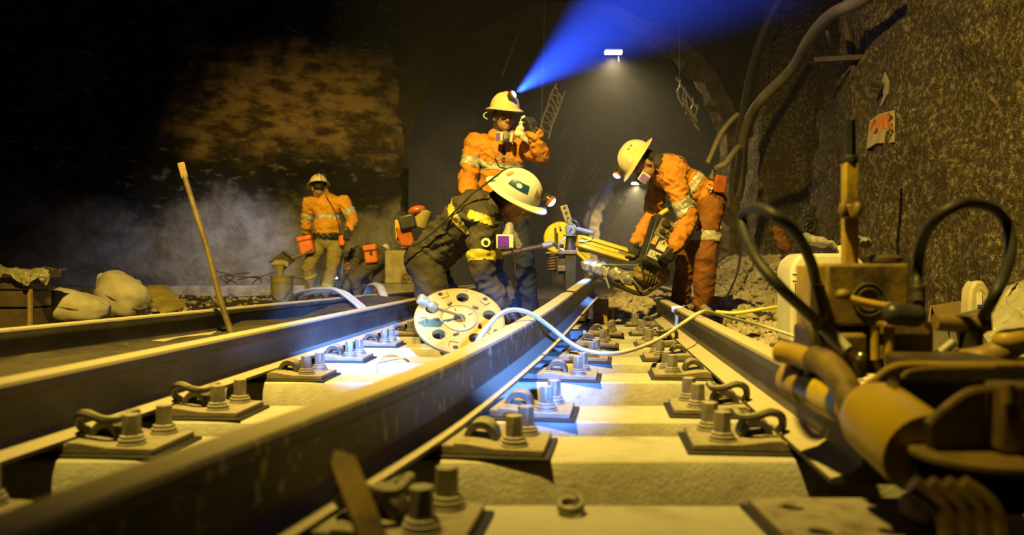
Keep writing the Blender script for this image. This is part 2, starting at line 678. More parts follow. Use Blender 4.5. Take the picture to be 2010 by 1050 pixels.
# kerb along the foot of the rock face
kb = [(-7.6, -6.75, 10.75), (-6.62, -5.5, 11.35), (-5.4, -3.65, 11.75), (-3.6, -1.95, 12.1)]
for i, (xa, xb, y) in enumerate(kb):
    mb = MB()
    n = 14
    top, vs_, fs = [], [], []
    for k in range(n + 1):
        x = xa + (xb - xa) * k / n
        yy = y + 0.22 * (x - xa)
        h = 0.17 + 0.02 * noise.noise(V((x * 3, i, 0)))
        vs_ += [(x, yy, -0.2), (x, yy + 0.03, h), (x, yy + 0.4, h + 0.01), (x, yy + 0.4, -0.2)]
    for k in range(n):
        q = k * 4
        fs += [(q, q + 4, q + 5, q + 1), (q + 1, q + 5, q + 6, q + 2), (q + 2, q + 6, q + 7, q + 3)]
    fs += [(0, 1, 2, 3), (n * 4 + 3, n * 4 + 2, n * 4 + 1, n * 4)]
    solo(mb.add(vs_, fs), 'kerb_block', curb_m,
         ['grey concrete kerb block behind the plastic-wrapped crate', 'grey concrete kerb block behind the sandbags',
          'long pale concrete kerb block between leaning board and bucket', 'pale concrete kerb block behind the worker in orange shirt'][i], 'kerb', 'kerb blocks at the rock face', bevel=0.015)


# gravel: loose stones in one object per bed
SLEEPER_Y = [1.383, 2.005, 2.475, 3.275, 3.895, 4.605, 5.335, 6.165]


def clear_spot(x, y, s):
    """stones lie beside sleepers, rails, boots and boxes, not inside them"""
    m = s * 1.5
    if -1.274 + 0.074 * y - 0.35 < x < 0.527 + 0.105 * y + 0.50 and any(abs(y - c) < 0.16 + m for c in SLEEPER_Y):
        return False
    for rx, y0, y1 in ((0.527 + 0.105 * y, 1.5, 6.9), (-1.274 + 0.074 * y, 0, 11.6), (-2.694 + 0.185 * y, 0, 14), (1.02 + 0.105 * y, 7.2, 13.1), (-0.1 + 0.105 * y, 7.1, 13.1)):
        if y0 < y < y1 and abs(x - rx) < 0.075 + m:
            return False
    for x0, x1, y0, y1 in ((1.64, 2.14, 4.72, 5.04), (2.05, 2.85, 3.95, 4.60), (-2.85, -2.25, 10.5, 11.2), (1.25, 1.56, 5.8, 6.85), (-0.3, 0.4, 6.2, 6.65), (1.35, 2.10, 5.45, 5.65), (-2.9, -2.5, 9.2, 9.6), (-2.4, -1.75, 10.6, 11.5), (-3.5, -2.8, 6.3, 7.0)):
        if x0 - m < x < x1 + m and y0 - m < y < y1 + m:
            return False
    return True


def stones(name, spots, label):
    base = []
    bm = bmesh.new()
    bmesh.ops.create_icosphere(bm, subdivisions=1, radius=1.0)
    base = [v.co.copy() for v in bm.verts]
    faces = [tuple(v.index for v in f.verts) for f in bm.faces]
    bm.free()
    mb = MB()
    for (x, y, z, s) in spots:
        if not clear_spot(x, y, s):
            continue
        q = Matrix.Rotation(random.random() * 6.28, 3, 'Z') @ Matrix.Rotation(random.random() * 6.28, 3, 'X')
        sc = V((s * random.uniform(0.7, 1.3), s * random.uniform(0.6, 1.1), s * random.uniform(0.4, 0.8)))
        mb.add([V((x, y, z)) + q @ V((b.x * sc.x * random.uniform(0.75, 1.2), b.y * sc.y * random.uniform(0.75, 1.2), b.z * sc.z)) for b in base], faces)
    o = mb.build(name, stone_m, None, angle=25)
    return tag(o, label, None, None, 'stuff')


sp = []
for _ in range(2600):                               # bed between the rails beyond the lifted panel
    y = random.uniform(6.3, 10.5)
    x = random.uniform(0.35 + 0.10 * y - 0.35, 1.75 + 0.04 * y)
    sp.append((x, y, ground_z(x, y) + random.uniform(0, 0.05), random.choice((0.02, 0.03, 0.035, 0.05, 0.07))))
stones('ballast_rubble', sp, 'pale broken ballast heaped where the track panel ends')
sp = []
for _ in range(9000):
    y = random.uniform(2.5, 11.5)
    x = random.uniform(0.95 + 0.105 * y, min(3.2, 2.2 + 0.1 * y))
    if y > 6.2 and x < 1.85 + 0.04 * y:
        continue
    sp.append((x, y, ground_z(x, y) + random.uniform(-0.005, 0.02), random.choice((0.012, 0.018, 0.022, 0.03, 0.04))))
stones('gravel', sp, 'loose gravel on the walkway by the flecked side wall')
sp = []
for _ in range(900):
    y = random.uniform(4, 11)
    x = random.uniform(-4.4, -2.694 + 0.185 * y - 0.18)
    sp.append((x, y, ground_z(x, y) + random.uniform(-0.005, 0.02), random.choice((0.015, 0.02, 0.03, 0.04))))
stones('gravel', sp, 'loose stones along the rail by the sandbags')
sp = []
for _ in range(1500):
    y = random.uniform(1.2, 6.4)
    x = random.uniform(-0.55 + 0.15 * y - 0.9, 0.75 + 0.105 * y)
    sp.append((x, y, ground_z(x, y) + random.uniform(-0.005, 0.015), random.choice((0.01, 0.015, 0.02, 0.03))))
stones('gravel', sp, 'dark crushed stone in the gaps between the concrete sleepers')
# ================================================================== the track
def rail_profile():
    # half profile, foot at z = 0, height 0.17
    h = [(0.070, 0.0), (0.070, 0.010), (0.030, 0.022), (0.012, 0.036), (0.0085, 0.060), (0.0085, 0.100), (0.012, 0.122), (0.030, 0.131), (0.036, 0.136), (0.037, 0.158), (0.033, 0.166), (0.022, 0.170)]
    return h + [(-x, z) for x, z in reversed(h)]


PROF = rail_profile()


def rail(path, m, name, label):
    mb = MB()
    n = len(PROF)
    vs_, fs = [], []
    for i, (x, y, z) in enumerate(path):
        a, b = path[max(0, i - 1)], path[min(len(path) - 1, i + 1)]
        t = V((b[0] - a[0], b[1] - a[1], 0)).normalized()
        s_ = V((t.y, -t.x, 0))
        for (u, v) in PROF:
            vs_.append((x + s_.x * u, y + s_.y * u, z - 0.17 + v))
    for i in range(len(path) - 1):
        fs += [(i * n + j, i * n + (j + 1) % n, (i + 1) * n + (j + 1) % n, (i + 1) * n + j) for j in range(n)]
    fs += [tuple(range(n)), tuple(range((len(path) - 1) * n, len(path) * n))]
    return solo(mb.add(vs_, fs), name, m, label, 'rail', 'rails lying in the tunnel', angle=28)


def xa(y):
    return -0.506 + (y - 0.79) * 0.2007 + 0.05 * smooth(0.7, 2.2, y) * (1 - smooth(3.2, 6.7, y))


def za(y):
    return 0.20 + 0.186 * smooth(1.6, 9.0, y) / smooth(1.6, 9.0, 6.7)


def xb(y):
    return 0.527 + 0.105 * y


def xd(y):
    return -1.274 + 0.074 * y


def xc_(y):
    return -2.694 + 0.185 * y


A = [(xa(y), y, za(y)) for y in np.linspace(0.25, 6.75, 40)]
rail(A, splash_steel, 'rail', 'grout-splashed steel rail lifted at its end beside the crank disc')
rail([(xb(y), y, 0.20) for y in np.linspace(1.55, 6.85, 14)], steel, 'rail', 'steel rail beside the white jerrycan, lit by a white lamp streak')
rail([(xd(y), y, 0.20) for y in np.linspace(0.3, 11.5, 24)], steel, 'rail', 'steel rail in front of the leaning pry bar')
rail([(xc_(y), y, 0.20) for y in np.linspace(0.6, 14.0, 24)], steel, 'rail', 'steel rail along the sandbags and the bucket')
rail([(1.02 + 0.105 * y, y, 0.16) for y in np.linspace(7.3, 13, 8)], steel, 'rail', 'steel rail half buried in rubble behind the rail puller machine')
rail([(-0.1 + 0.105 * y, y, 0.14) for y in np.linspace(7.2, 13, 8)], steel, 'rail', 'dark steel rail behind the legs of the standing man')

# ---- concrete sleepers
BACK = [1.518, 2.14, 2.61, 3.41, 4.03, 4.74, 5.47, 6.30]
ORD = ['first', 'second', 'third', 'fourth', 'fifth', 'sixth', 'seventh', 'eighth']
CEN = [b - 0.135 for b in BACK]


def sleeper(y, k):
    mb = MB()
    x0, x1 = xd(y) - 0.30, xb(y) + 0.45
    n = 10
    vs_, fs = [], []
    for i in range(n + 1):
        x = x0 + (x1 - x0) * i / n
        j = 0.004 * noise.noise(V((x * 3, k * 2.3, 0)))
        for (u, z) in ((-0.155, -0.23), (-0.148, -0.035), (-0.135, 0.0), (0.135, 0.0), (0.148, -0.035), (0.155, -0.23)):
            vs_.append((x, y + u + j, z - (0.003 * abs(noise.noise(V((x * 5, k, u * 9)))) if z > -0.1 else 0)))
    for i in range(n):
        fs += [(i * 6 + j, i * 6 + (j + 1) % 6, (i + 1) * 6 + (j + 1) % 6, (i + 1) * 6 + j) for j in range(6)]
    fs += [tuple(range(6)), tuple(range(n * 6, n * 6 + 6))]
    lab = ('pale concrete sleeper holding the bare pierced plate and a loose washer' if k == 0 else
           'pale concrete sleeper, %s from the one with the bare pierced plate' % ORD[k - 1])
    solo(mb.add(vs_, fs), 'concrete_sleeper', concrete, lab, 'sleeper', 'concrete sleepers of the turnout', bevel=0.006, angle=30)


for k, y in enumerate(CEN):
    sleeper(y, k)


# ---- fastenings
def hexbolt(mb, c, h=0.05, r=0.0225, rot=0.0):
    c = V(c)
    mb.cyl(c, c + V((0, 0, h)), r, r * 0.96, 6, rot0=rot)


def half(root, s_, clip=True):
    """one side of a baseplate: shoulder hump, clip, two screws"""
    hump = MB()
    pts = []
    for t in np.linspace(0, math.pi, 13):
        pts.append((math.cos(t) * 0.042, math.sin(t) * 0.050))
    inner = [(math.cos(t) * 0.026, math.sin(t) * 0.030) for t in np.linspace(math.pi, 0, 9)]
    poly = [(x, z) for x, z in pts] + inner
    # the hump is an arch seen end-on along the track
    n = len(poly)
    vs_ = []
    for yy in (-0.036, 0.036):
        for (x, z) in poly:
            vs_.append((s_ * 0.128 + x, yy, 0.026 + z))
    fs = [(i, (i + 1) % n, n + (i + 1) % n, n + i) for i in range(n)]
    m_ = 13
    for i in range(12):
        j0 = n - 1 - int(round(i * 8 / 12))
        j1 = n - 1 - int(round((i + 1) * 8 / 12))
        for o in (0, n):
            q = (i, i + 1, j1, j0) if j0 != j1 else (i, i + 1, j0)
            fs.append(tuple(z + o for z in q))
    hump.add(vs_, fs)
    hump.build('shoulder', clip_m, root, bevel=0.003, angle=40)
    if clip:
        c = MB()
        s1 = s_
        loop = [(0.060, 0.050, 0.030), (0.075, 0.055, 0.036), (0.110, 0.060, 0.050), (0.150, 0.062, 0.072), (0.168, 0.040, 0.082), (0.172, 0.0, 0.085), (0.166, -0.045, 0.080),
                (0.140, -0.068, 0.085), (0.105, -0.070, 0.098), (0.075, -0.055, 0.088), (0.064, -0.030, 0.060), (0.066, 0.0, 0.044)]
        c.tube(spline([(s1 * x, y, z) for x, y, z in loop], 5), 0.0105, 8)
        c.build('spring_clip', clip_m, root)
    for k, yy in enumerate((-0.066, 0.066)):
        b = MB()
        bx = s_ * (0.222 + 0.012 * (k - 0.5))
        hexbolt(b, (bx, yy, 0.046), 0.052, 0.0225, 0.4 * k)
        bo = b.build('screw', bolt_m, root, bevel=0.002)
        ws = MB()
        ws.lathe([(0.012, 0.024), (0.034, 0.024), (0.034, 0.030), (0.028, 0.031), (0.031, 0.034), (0.031, 0.039), (0.026, 0.040), (0.027, 0.047), (0.012, 0.050)], (bx, yy, 0), n=18)
        ws.build('washer', bolt_m, bo, angle=30)


def plate_proto(clips):
    root = bpy.data.objects.new('baseplate', None)
    col.objects.link(root)
    ORG[root.name] = V((0, 0, 0))
    pad = MB().box((0, 0, 0.004), (0.61, 0.235, 0.008))
    pad.build('rubber_pad', rubber, root, bevel=0.002)
    p = MB()
    prof = [(-0.29, 0.008), (-0.29, 0.024), (-0.175, 0.026), (-0.105, 0.036), (-0.076, 0.036), (-0.075, 0.030), (0.075, 0.030), (0.076, 0.036), (0.105, 0.036), (0.175, 0.026), (0.29, 0.024), (0.29, 0.008)]
    p.prism([(x, -0.105, z) for x, z in prof], (0, 0.21, 0))
    p.build('plate', iron, root, bevel=0.006)
    for s_ in (-1, 1):
        half(root, s_, clips)
    return root


proto = {True: plate_proto(True), False: plate_proto(False)}
used = {True: False, False: False}


def put_plate(x, y, ang, clips, label):
    if not used[clips]:
        r = proto[clips]
        used[clips] = True
    else:
        r = copy_tree(proto[clips])
    r.location = (x, y, 0)
    r.rotation_euler = (0, 0, R(ang))
    tag(r, label, 'baseplate', 'baseplates that hold the rails to the sleepers')
    return r


for k, y in enumerate(CEN):
    if k < 7:
        cl = k == 0
        put_plate(xa(y) + 0.015, y, -8, cl, 'dusty baseplate under the lifted rail, on the %s sleeper counted from the pierced plate' % (ORD[k]))
    if k >= 1:
        cl = k in (1, 2, 5)
        put_plate(xb(y), y, -6, cl, 'baseplate with %s under the jerrycan-side rail, %s from pierced plate' % ('curled spring clip' if cl else 'arched shoulder', ORD[k - 1]))
    cl = k in (0, 1, 2)
    put_plate(xd(y), y, -4, cl, 'baseplate with %s under the rail before the pry bar, %s sleeper inward' % ('curled spring clip' if cl else 'arched shoulder', ORD[k]))

# bare pierced plate on the nearest sleeper
t = thing('pierced_plate', (0.66, CEN[0], 0), 'bare steel plate with two screw holes and no rail on it', 'baseplate')
hp = MB().box((0.60, CEN[0] - 0.01, 0.010), (0.32, 0.25, 0.020)).build('plate', iron, t)
cut = MB()
for yy in (-0.075, 0.055):
    cut.cyl((0.505, CEN[0] + yy, -0.1), (0.505, CEN[0] + yy, 0.1), 0.019, n=20)
cut.cyl((0.62, CEN[0] - 0.075, -0.1), (0.62, CEN[0] - 0.075, 0.1), 0.019, n=20)


def boolean(o, cutter, bevel=0.0):
    co = bpy.data.objects.new('cutter', cutter.mesh('cutter', origin(o)))
    col.objects.link(co)
    if o.parent:
        co.parent = o.parent
    else:
        co.location = o.location
    m = o.modifiers.new('holes', 'BOOLEAN')
    m.object = co
    m.operation = 'DIFFERENCE'
    m.solver = 'EXACT'
    dg = bpy.context.evaluated_depsgraph_get()
    dg.update()
    me = bpy.data.meshes.new_from_object(o.evaluated_get(dg))
    o.modifiers.clear()
    o.data = me
    me.polygons.foreach_set('use_smooth', [True] * len(me.polygons))
    me.set_sharp_from_angle(angle=R(35))
    bpy.data.objects.remove(co)
    if bevel:
        b = o.modifiers.new('edge', 'BEVEL')
        b.width = bevel
        b.segments = 2
        b.limit_method = 'ANGLE'


boolean(hp, cut, 0.004)
MB().box((0.60, CEN[0] - 0.01, 0.003), (0.345, 0.26, 0.006)).build('rubber_pad', rubber, t)
nub = MB().ell((0.70, CEN[0] - 0.02, 0.035), (0.035, 0.06, 0.03), nu=9, nv=7)
nub.build('shoulder', iron, t, angle=20)

# loose spring washer on the nearest sleeper
t = thing('spring_washer', W(1120, 1012, 1.46), 'loose double-coil spring washer lying on a bare sleeper', 'washer')
c = W(1120, 1012, 1.46)
c.z = 0.006
mb = MB()
pts = []
for i in range(60):
    a = i / 59 * 4.3 * math.pi
    pts.append((c.x + math.cos(a) * 0.021, c.y + math.sin(a) * 0.021, c.z + 0.018 * i / 59 + 0.006 * math.sin(a)))
mb.tube(pts, 0.0045, 8)
t.location = c
ORG[t.name] = c
mb.build('coil', bolt_m, t)

# flat pry chisel standing against the lifted rail
t = thing('flat_bar', W(735, 1075, 1.22), 'flat steel bar with pointed tip leaning on the lifted rail', 'bar')
mb = MB()
b0, b1 = W(760, 1130, 1.10), W(672, 905, 1.20)
mb.bar(b0, b1, 0.040, 0.014, V((0.6, -1, 0.2)))
tip = b1 + (b1 - b0).normalized() * 0.02
mm = basis(b1 - b0, V((0.6, -1, 0.2)))
mb.add([b1 + mm @ V((x * 0.02, y * 0.007, 0)) for x, y in ((-1, -1), (1, -1), (1, 1), (-1, 1))] + [tip + mm @ V((0.006, -0.005, 0)), tip + mm @ V((0.006, 0.005, 0))],
       [(0, 1, 4), (1, 2, 5, 4), (2, 3, 5), (3, 0, 4, 5)])
mb.build('blade', dirty_y, t, bevel=0.002)
mb = MB()
mb.bar(b0 + mm @ V((0.008, -0.0085, 0.02)), b1 + mm @ V((0.008, -0.0085, -0.03)), 0.006, 0.003, V((0.6, -1, 0.2)))
mb.build('rib', dirty_y, t)

# timbers and packing under the lifted end
def timber_block(c, s_, a, label, m=timber):
    return solo(MB().box(c, s_, rotz(a)), 'timber_block', m, label, 'timber', 'timber packing at the rail ends', bevel=0.006)


timber_block((0.74, 6.66, 0.08), (0.12, 0.14, 0.22), -10, 'timber block packed under the lifted rail end')
timber_block((0.93, 7.15, 0.04), (0.10, 0.75, 0.12), -22, 'long squared timber lying askew behind the lifted rail end')
timber_block((1.72, 7.05, 0.12), (0.17, 0.16, 0.16), 8, 'small timber block behind the rail end at the boots of the crouching operator')
solo(MB().box((0.40, 5.02, 0.03), (0.105, 0.12, 0.058), rotz(12)), 'grout_block', white_pl, 'small white block lying between fastenings beside the lifted rail', 'block', bevel=0.008)
solo(MB().ell((1.05, 6.52, 0.03), (0.055, 0.08, 0.05), rotz(20), 7, 5), 'rock', stone_m, 'angular brown rock beside the end of the lamp-lit rail', 'rock', angle=10)
# ================================================================== things around the track
# crank disc: cast yellow reel flange with holes
DC = W(902, 628, 3.62)
dn = V((0.10, -0.66, 0.75)).normalized()
t = thing('reel_disc', (DC.x, DC.y, 0.0), 'yellow cast reel disc pierced by round holes, leaning beside the lifted rail', 'reel')
dm = basis(dn, V((0, 1, 0)))
RD = 0.205
disc = MB().lathe([(0.02, -0.016), (RD - 0.006, -0.016), (RD, -0.010), (RD, 0.004), (RD - 0.008, 0.010), (0.085, 0.010), (0.085, 0.006), (0.02, 0.006)], DC, dn, 56)
do = disc.build('disc', mat('cast_yellow', (0.42, 0.29, 0.095), (0.34, 0.22, 0.07), 9, 0.5, 0, 0.15, 80, c3=(0.30, 0.17, 0.07), scale3=9, lo3=0.58, hi3=0.72), t)
cut = MB()


def dpt(r, a, z=0.0):
    return DC + dm @ V((r * math.cos(R(a)), r * math.sin(R(a)), z))


for k in range(5):
    a = 20 + 72 * k
    cut.cyl(dpt(0.138, a, -0.03), dpt(0.138, a, 0.03), 0.030, n=22)
    for r, da, q in ((0.178, 36, 0.012), (0.105, 30, 0.0095), (0.185, -4, 0.004)):
        cut.cyl(dpt(r, a + da, -0.03), dpt(r, a + da, 0.03), q, n=14)
cut.cyl(dpt(0, 0, -0.04), dpt(0, 0, 0.04), 0.026, n=24)
boolean(do, cut)
MB().cyl(DC - dn * 0.012, DC - dn * 0.20, 0.085, n=28).build('drum', grime, t, bevel=0.004)
hub = MB()
hub.lathe([(0.028, 0.005), (0.078, 0.005), (0.078, 0.013), (0.074, 0.015), (0.032, 0.015), (0.028, 0.013)], DC, dn, 40, closed=True)
hub.build('hub', mat('hub_cast', (0.52, 0.42, 0.20), (0.40, 0.30, 0.13), 12, 0.5, 0.1, 0.1), t, angle=30)
mb = MB()
for a in (35, 120, 215, 300):
    mb.bar(dpt(0.045, a, 0.0155), dpt(0.066, a, 0.0155), 0.005, 0.002, dn)
mb.build('hub_slot', grime, t)
for k in range(5):
    mb = MB().cyl(dpt(0.098, 56 + 72 * k, 0.006), dpt(0.098, 56 + 72 * k, 0.022), 0.0075, n=6)
    mb.build('stud', dirty_y, t, bevel=0.001)
for k in range(5):                                   # raised brackets cast into the face
    a = 52 + 72 * k
    mb = MB()
    mb.bar(dpt(0.150, a - 7, 0.011), dpt(0.178, a - 6, 0.011), 0.003, 0.003, dn)
    mb.bar(dpt(0.150, a - 7, 0.011), dpt(0.150, a + 8, 0.011), 0.003, 0.003, dn)
    mb.build('cast_mark', grime, t)
cr = MB()
h0 = W(846, 606, 3.60) + V((0, -0.06, 0.02))
cr.tube([dpt(0.03, -40, 0.015), dpt(0.0, 0, 0.03), h0 + V((0.02, 0.0, -0.012)), h0 + V((0.0, 0.02, 0.0))], 0.006, 8)
co_ = cr.build('crank_arm', dirty_y, t)
mb = MB()
hd = V((-0.75, -0.35, 0.5)).normalized()
hh = W(840, 602, 3.58) + V((0, -0.06, 0.02))
mb.lathe([(0.010, 0), (0.022, 0.0), (0.024, 0.006), (0.024, 0.030), (0.018, 0.034), (0.016, 0.046), (0.024, 0.050), (0.025, 0.085), (0.020, 0.092), (0.008, 0.094)], hh - hd * 0.05, hd, 18)
mb.build('crank_knob', mat('knob_brass', (0.42, 0.32, 0.14), (0.30, 0.22, 0.10), 20, 0.45, 0.3, 0.1), co_, angle=30)

# pale cable looping over the rails
pts = [W(938, 668, 2.78), W(958, 640, 2.92), W(980, 618, 3.08), W(1008, 608, 3.22), W(1042, 616, 3.30), W(1080, 642, 3.38), W(1115, 670, 3.42), W(1150, 688, 3.45), W(1200, 694, 3.5), W(1250, 684, 3.62), W(1300, 662, 3.8),
       W(1340, 635, 3.95), W(1375, 613, 4.03), W(1394, 613, 4.15), W(1430, 623, 4.4), W(1490, 638, 4.6), W(1540, 653, 4.58), W(1600, 675, 4.5), W(1680, 702, 4.2)]
solo(MB().tube(spline(pts, 6), 0.0095, 10), 'power_cable', ivory, 'pale thick cable looped across both rails above the sleepers', 'cable')
pts = [W(735, 735, 3.7), W(738, 712, 3.75), W(752, 697, 3.8), W(775, 688, 3.9), W(792, 690, 3.9), W(800, 700, 3.8)]
solo(MB().tube(spline(pts, 6), 0.008, 8), 'thin_cable', ivory, 'thin white cable curled over a baseplate behind the crank disc', 'cable')
# cream hoses over the sandbag rail
for k, (dx, dy) in enumerate(((0, 0), (14, 4))):
    pts = [W(572 + dx, 592 + dy, 8.3), W(578 + dx, 581 + dy, 8.0), W(600 + dx, 571 + dy, 7.4), W(630 + dx, 567 + dy, 7.0), W(660 + dx, 569 + dy, 6.72), W(690 + dx, 590 + dy, 6.5), W(708 + dx, 606 + dy, 6.35)]
    solo(MB().tube(spline(pts, 6), 0.017, 8), 'air_hose', ivory, ['cream hose arching over the sandbag rail, the outer of a pair', 'cream hose arching over the sandbag rail, the inner of a pair'][k], 'hose', 'cream hoses across the rail')
pts = [W(720, 578, 8.1), W(728, 562, 7.9), W(738, 559, 7.68), W(747, 565, 7.5), W(755, 585, 7.3), W(757, 600, 7.2)]
solo(MB().tube(spline(pts, 6), 0.024, 8, sx=1.6), 'flat_strap', ivory, 'flat cream strap folded over the rail behind the bent man in black', 'strap')

# pry bar standing between the rails on the sandbag side
t = thing('pry_bar', W(452, 660, 4.55), 'long steel pry bar with flattened tip standing between two rails', 'pry bar')
pts = spline([W(456, 660, 4.5), W(430, 580, 4.5), W(407, 490, 4.5), W(388, 430, 4.5), W(372, 378, 4.5), W(362, 345, 4.5)], 6)
mb = MB().tube(pts, [0.018 - 0.003 * i / len(pts) for i in range(len(pts))], 8)
mb.build('shaft', mat('brown_iron', (0.12, 0.09, 0.06), (0.20, 0.15, 0.09), 9, 0.55, 0.2, 0.2), t)
mb = MB()
mb.bar(W(363, 350, 4.5), W(355, 319, 4.5), 0.038, 0.018, V((0.2, -1, 0.2)))
mb.build('blade', mat('yellowed_iron', (0.34, 0.24, 0.10), (0.24, 0.16, 0.07), 9, 0.6, 0, 0.2), t, bevel=0.004)


# sandbags
def sack(name, c, rad, rot, label, seed, parts):
    t = thing(name, (c[0], c[1], 0.0), label, 'sandbag', 'sandbags by the rail')
    mb = MB().ell((0, 0, 0), (1, 1, 1), None, 40, 24)
    vs_ = []
    for (x, y, z) in mb.v:
        k = 1 / max(1e-6, (abs(x) ** 3.0 + abs(y) ** 3.0 + abs(z) ** 3.0) ** (1 / 3.0))
        p = V((x * k, y * k, z * k))
        q = V((p.x * rad[0] * (1 + 0.10 * p.x * seed), p.y * rad[1], p.z * rad[2] * (1 - 0.22 * p.x)))
        n = 0.025 * fbm(q.x, q.y + seed, q.z, 5) + 0.012 * fbm(q.x * 1, q.y, q.z, 14)
        q *= 1 + n / 0.2
        vs_.append(V(c) + rot @ q)
    mb.v = vs_
    o = mb.build('bag', sack_m, t, angle=80)
    s1 = MB()
    seam = [V(c) + rot @ V((rad[0] * math.cos(a) * 1.0, rad[1] * 0.99 * math.sin(a), rad[2] * 0.06 * math.sin(3 * a))) for a in np.linspace(0, 2 * math.pi, 40)]
    s1.tube(seam, 0.006, 6)
    s1.build('seam', mat('seam_thread', (0.30, 0.25, 0.16), None, 10, 0.9), t)
    e = MB()
    e.capsule(V(c) + rot @ V((-rad[0] * 0.95, 0, rad[2] * 0.2)), V(c) + rot @ V((-rad[0] * 1.18, 0, rad[2] * 0.45)), rad[2] * 0.42, rad[2] * 0.25, 10)
    e.build('tied_neck', sack_m, t, angle=80)
    return t


sack('sandbag', W(146, 603, 6.12), (0.23, 0.17, 0.12), Matrix.Rotation(R(8), 3, 'Y') @ rotz(10), 'flat tan sandbag lying beside the wrapped crate', 1.0, 0)
sack('sandbag', W(240, 586, 6.66), (0.22, 0.17, 0.18), Matrix.Rotation(R(22), 3, 'Y') @ rotz(-15), 'plump tan sandbag leaning by the slanted board', -0.6, 0)
# leaning board
mb = MB()
q = [W(284, 566, 7.25), W(318, 566, 7.4), W(358, 607, 6.8), W(316, 618, 6.6)]
mb.prism(q, V((0.02, 0.04, 0.03)))
solo(mb, 'board', mat('painted_board', (0.36, 0.28, 0.07), (0.22, 0.17, 0.06), 5, 0.7, 0, 0.15), 'thin yellow-edged board leaning beside the plump sandbag', 'board', bevel=0.004)

# crate under plastic film at the edge of the chamber
cx = W(30, 600, 5.2)
t = thing('wrapped_crate', (cx.x, cx.y, 0), 'timber crate wrapped in shiny plastic film beside the sandbags', 'crate')
x0, x1, y0, y1 = W(-90, 600, 5.6).x, W(70, 600, 5.6).x, 5.55, 5.82
for k, (za_, zb_) in enumerate(((0.02, 0.16), (0.175, 0.285), (0.30, 0.345))):
    MB().box(((x0 + x1) / 2, (y0 + y1) / 2, (za_ + zb_) / 2), (x1 - x0 - 0.03, y1 - y0, zb_ - za_)).build('slat', mat('crate_wood', (0.13, 0.09, 0.045), (0.07, 0.05, 0.03), 5, 0.5, 0, 0.2, 30), t, bevel=0.006)
MB().box((x1 - 0.008, y0 + 0.0, 0.17), (0.024, 0.03, 0.36)).build('corner_post', timber, t, bevel=0.003)
MB().box(((x0 + x1) / 2 + 0.01, (y0 + y1) / 2, 0.405), (x1 - x0 + 0.06, y1 - y0 + 0.06, 0.05)).build('lid_plank', mat('crate_lid', (0.46, 0.36, 0.12), (0.34, 0.26, 0.08), 6, 0.5, 0, 0.2), t, bevel=0.008)
film = mat('plastic_film', (0.75, 0.70, 0.50), (0.6, 0.55, 0.38), 6, 0.12, 0, 0.9, 30, spec=0.9)
film.node_tree.nodes['Principled BSDF'].inputs['Transmission Weight'].default_value = 0.55
mb = MB()
n, m_ = 34, 10
vs_, fs = [], []
for i in range(n + 1):
    u = i / n
    for j in range(m_ + 1):
        v = j / m_
        x = x0 - 0.02 + (x1 - x0 + 0.12) * u
        hang = max(0.0, v - 0.35)
        y = y1 - (y1 - y0 + 0.05) * min(1, v / 0.35)
        z = 0.440 - 0.11 * hang * (1 + 0.5 * math.sin(u * 17)) + 0.03 * fbm(x, y, v, 9) + 0.05 * math.exp(-((u - 0.15) / 0.12) ** 2) * (1 - v)
        vs_.append((x, y - 0.03 * math.sin(u * 23 + v * 5) * hang, z))
for i in range(n):
    fs += [(i * (m_ + 1) + j, i * (m_ + 1) + j + 1, (i + 1) * (m_ + 1) + j + 1, (i + 1) * (m_ + 1) + j) for j in range(m_)]
fo = mb.add(vs_, fs).build('plastic_film', film, t, angle=60)
for k in range(2):
    c = W(52 + 36 * k, 548 - 6 * k, 5.5)
    mb = MB().ell((0, 0, 0), (1, 1, 1), None, 16, 12)
    mb.v = [c + V((x * 0.035, y * 0.03, z * 0.045)) * (1 + 0.5 * fbm(x * 2, y * 2 + k, z * 2, 1.3)) for x, y, z in mb.v]
    mb.build('film_bunch', film, t, angle=20)

# bucket and sand on a shovel
t = thing('bucket', W(554, 590, 9.4), 'khaki steel bucket standing behind the sandbag rail', 'bucket')
bc = W(554, 594, 9.4)
khaki = mat('khaki_metal', (0.30, 0.26, 0.10), (0.22, 0.18, 0.07), 5, 0.5, 0.1, 0.1)
MB().lathe([(0.02, 0.0), (0.112, 0.0), (0.118, 0.008), (0.127, 0.30), (0.134, 0.305), (0.134, 0.318), (0.124, 0.318), (0.112, 0.02), (0.01, 0.02)], bc, n=30).build('body', khaki, t, angle=30)
MB().torus(bc + V((0, 0, 0.235)), (0, 0, 1), 0.126, 0.005).build('rim_bead', khaki, t)
hpts = [bc + V((-0.128, -0.01, 0.22)), bc + V((-0.10, -0.10, 0.10)), bc + V((-0.0, -0.145, 0.03)), bc + V((0.08, -0.11, 0.09)), bc + V((0.128, -0.01, 0.22))]
MB().tube(spline(hpts, 6), 0.004, 6).build('bail_handle', clean_steel, t)
t = thing('sand_shovel', W(552, 516, 9.4), 'square shovel tipping grey sand over the khaki bucket', 'shovel')
mb = MB()
q = [W(527, 514, 9.4), W(556, 493, 9.4), W(579, 512, 9.4), W(560, 528, 9.4)]
nrm = (q[1] - q[0]).cross(q[2] - q[1]).normalized()
mb.prism(q, nrm * 0.012)
mb.build('blade', grime, t, bevel=0.003)
mb = MB()
mb.bar(q[1], q[2], 0.008, 0.07, nrm)
mb.build('back_rim', grime, t)
MB().tube([W(574, 506, 9.4), W(592, 501, 9.6), W(612, 490, 9.9)], 0.016, 8).build('handle', timber, t)
sd = MB().ell((0, 0, 0), (1, 1, 1), None, 18, 12)
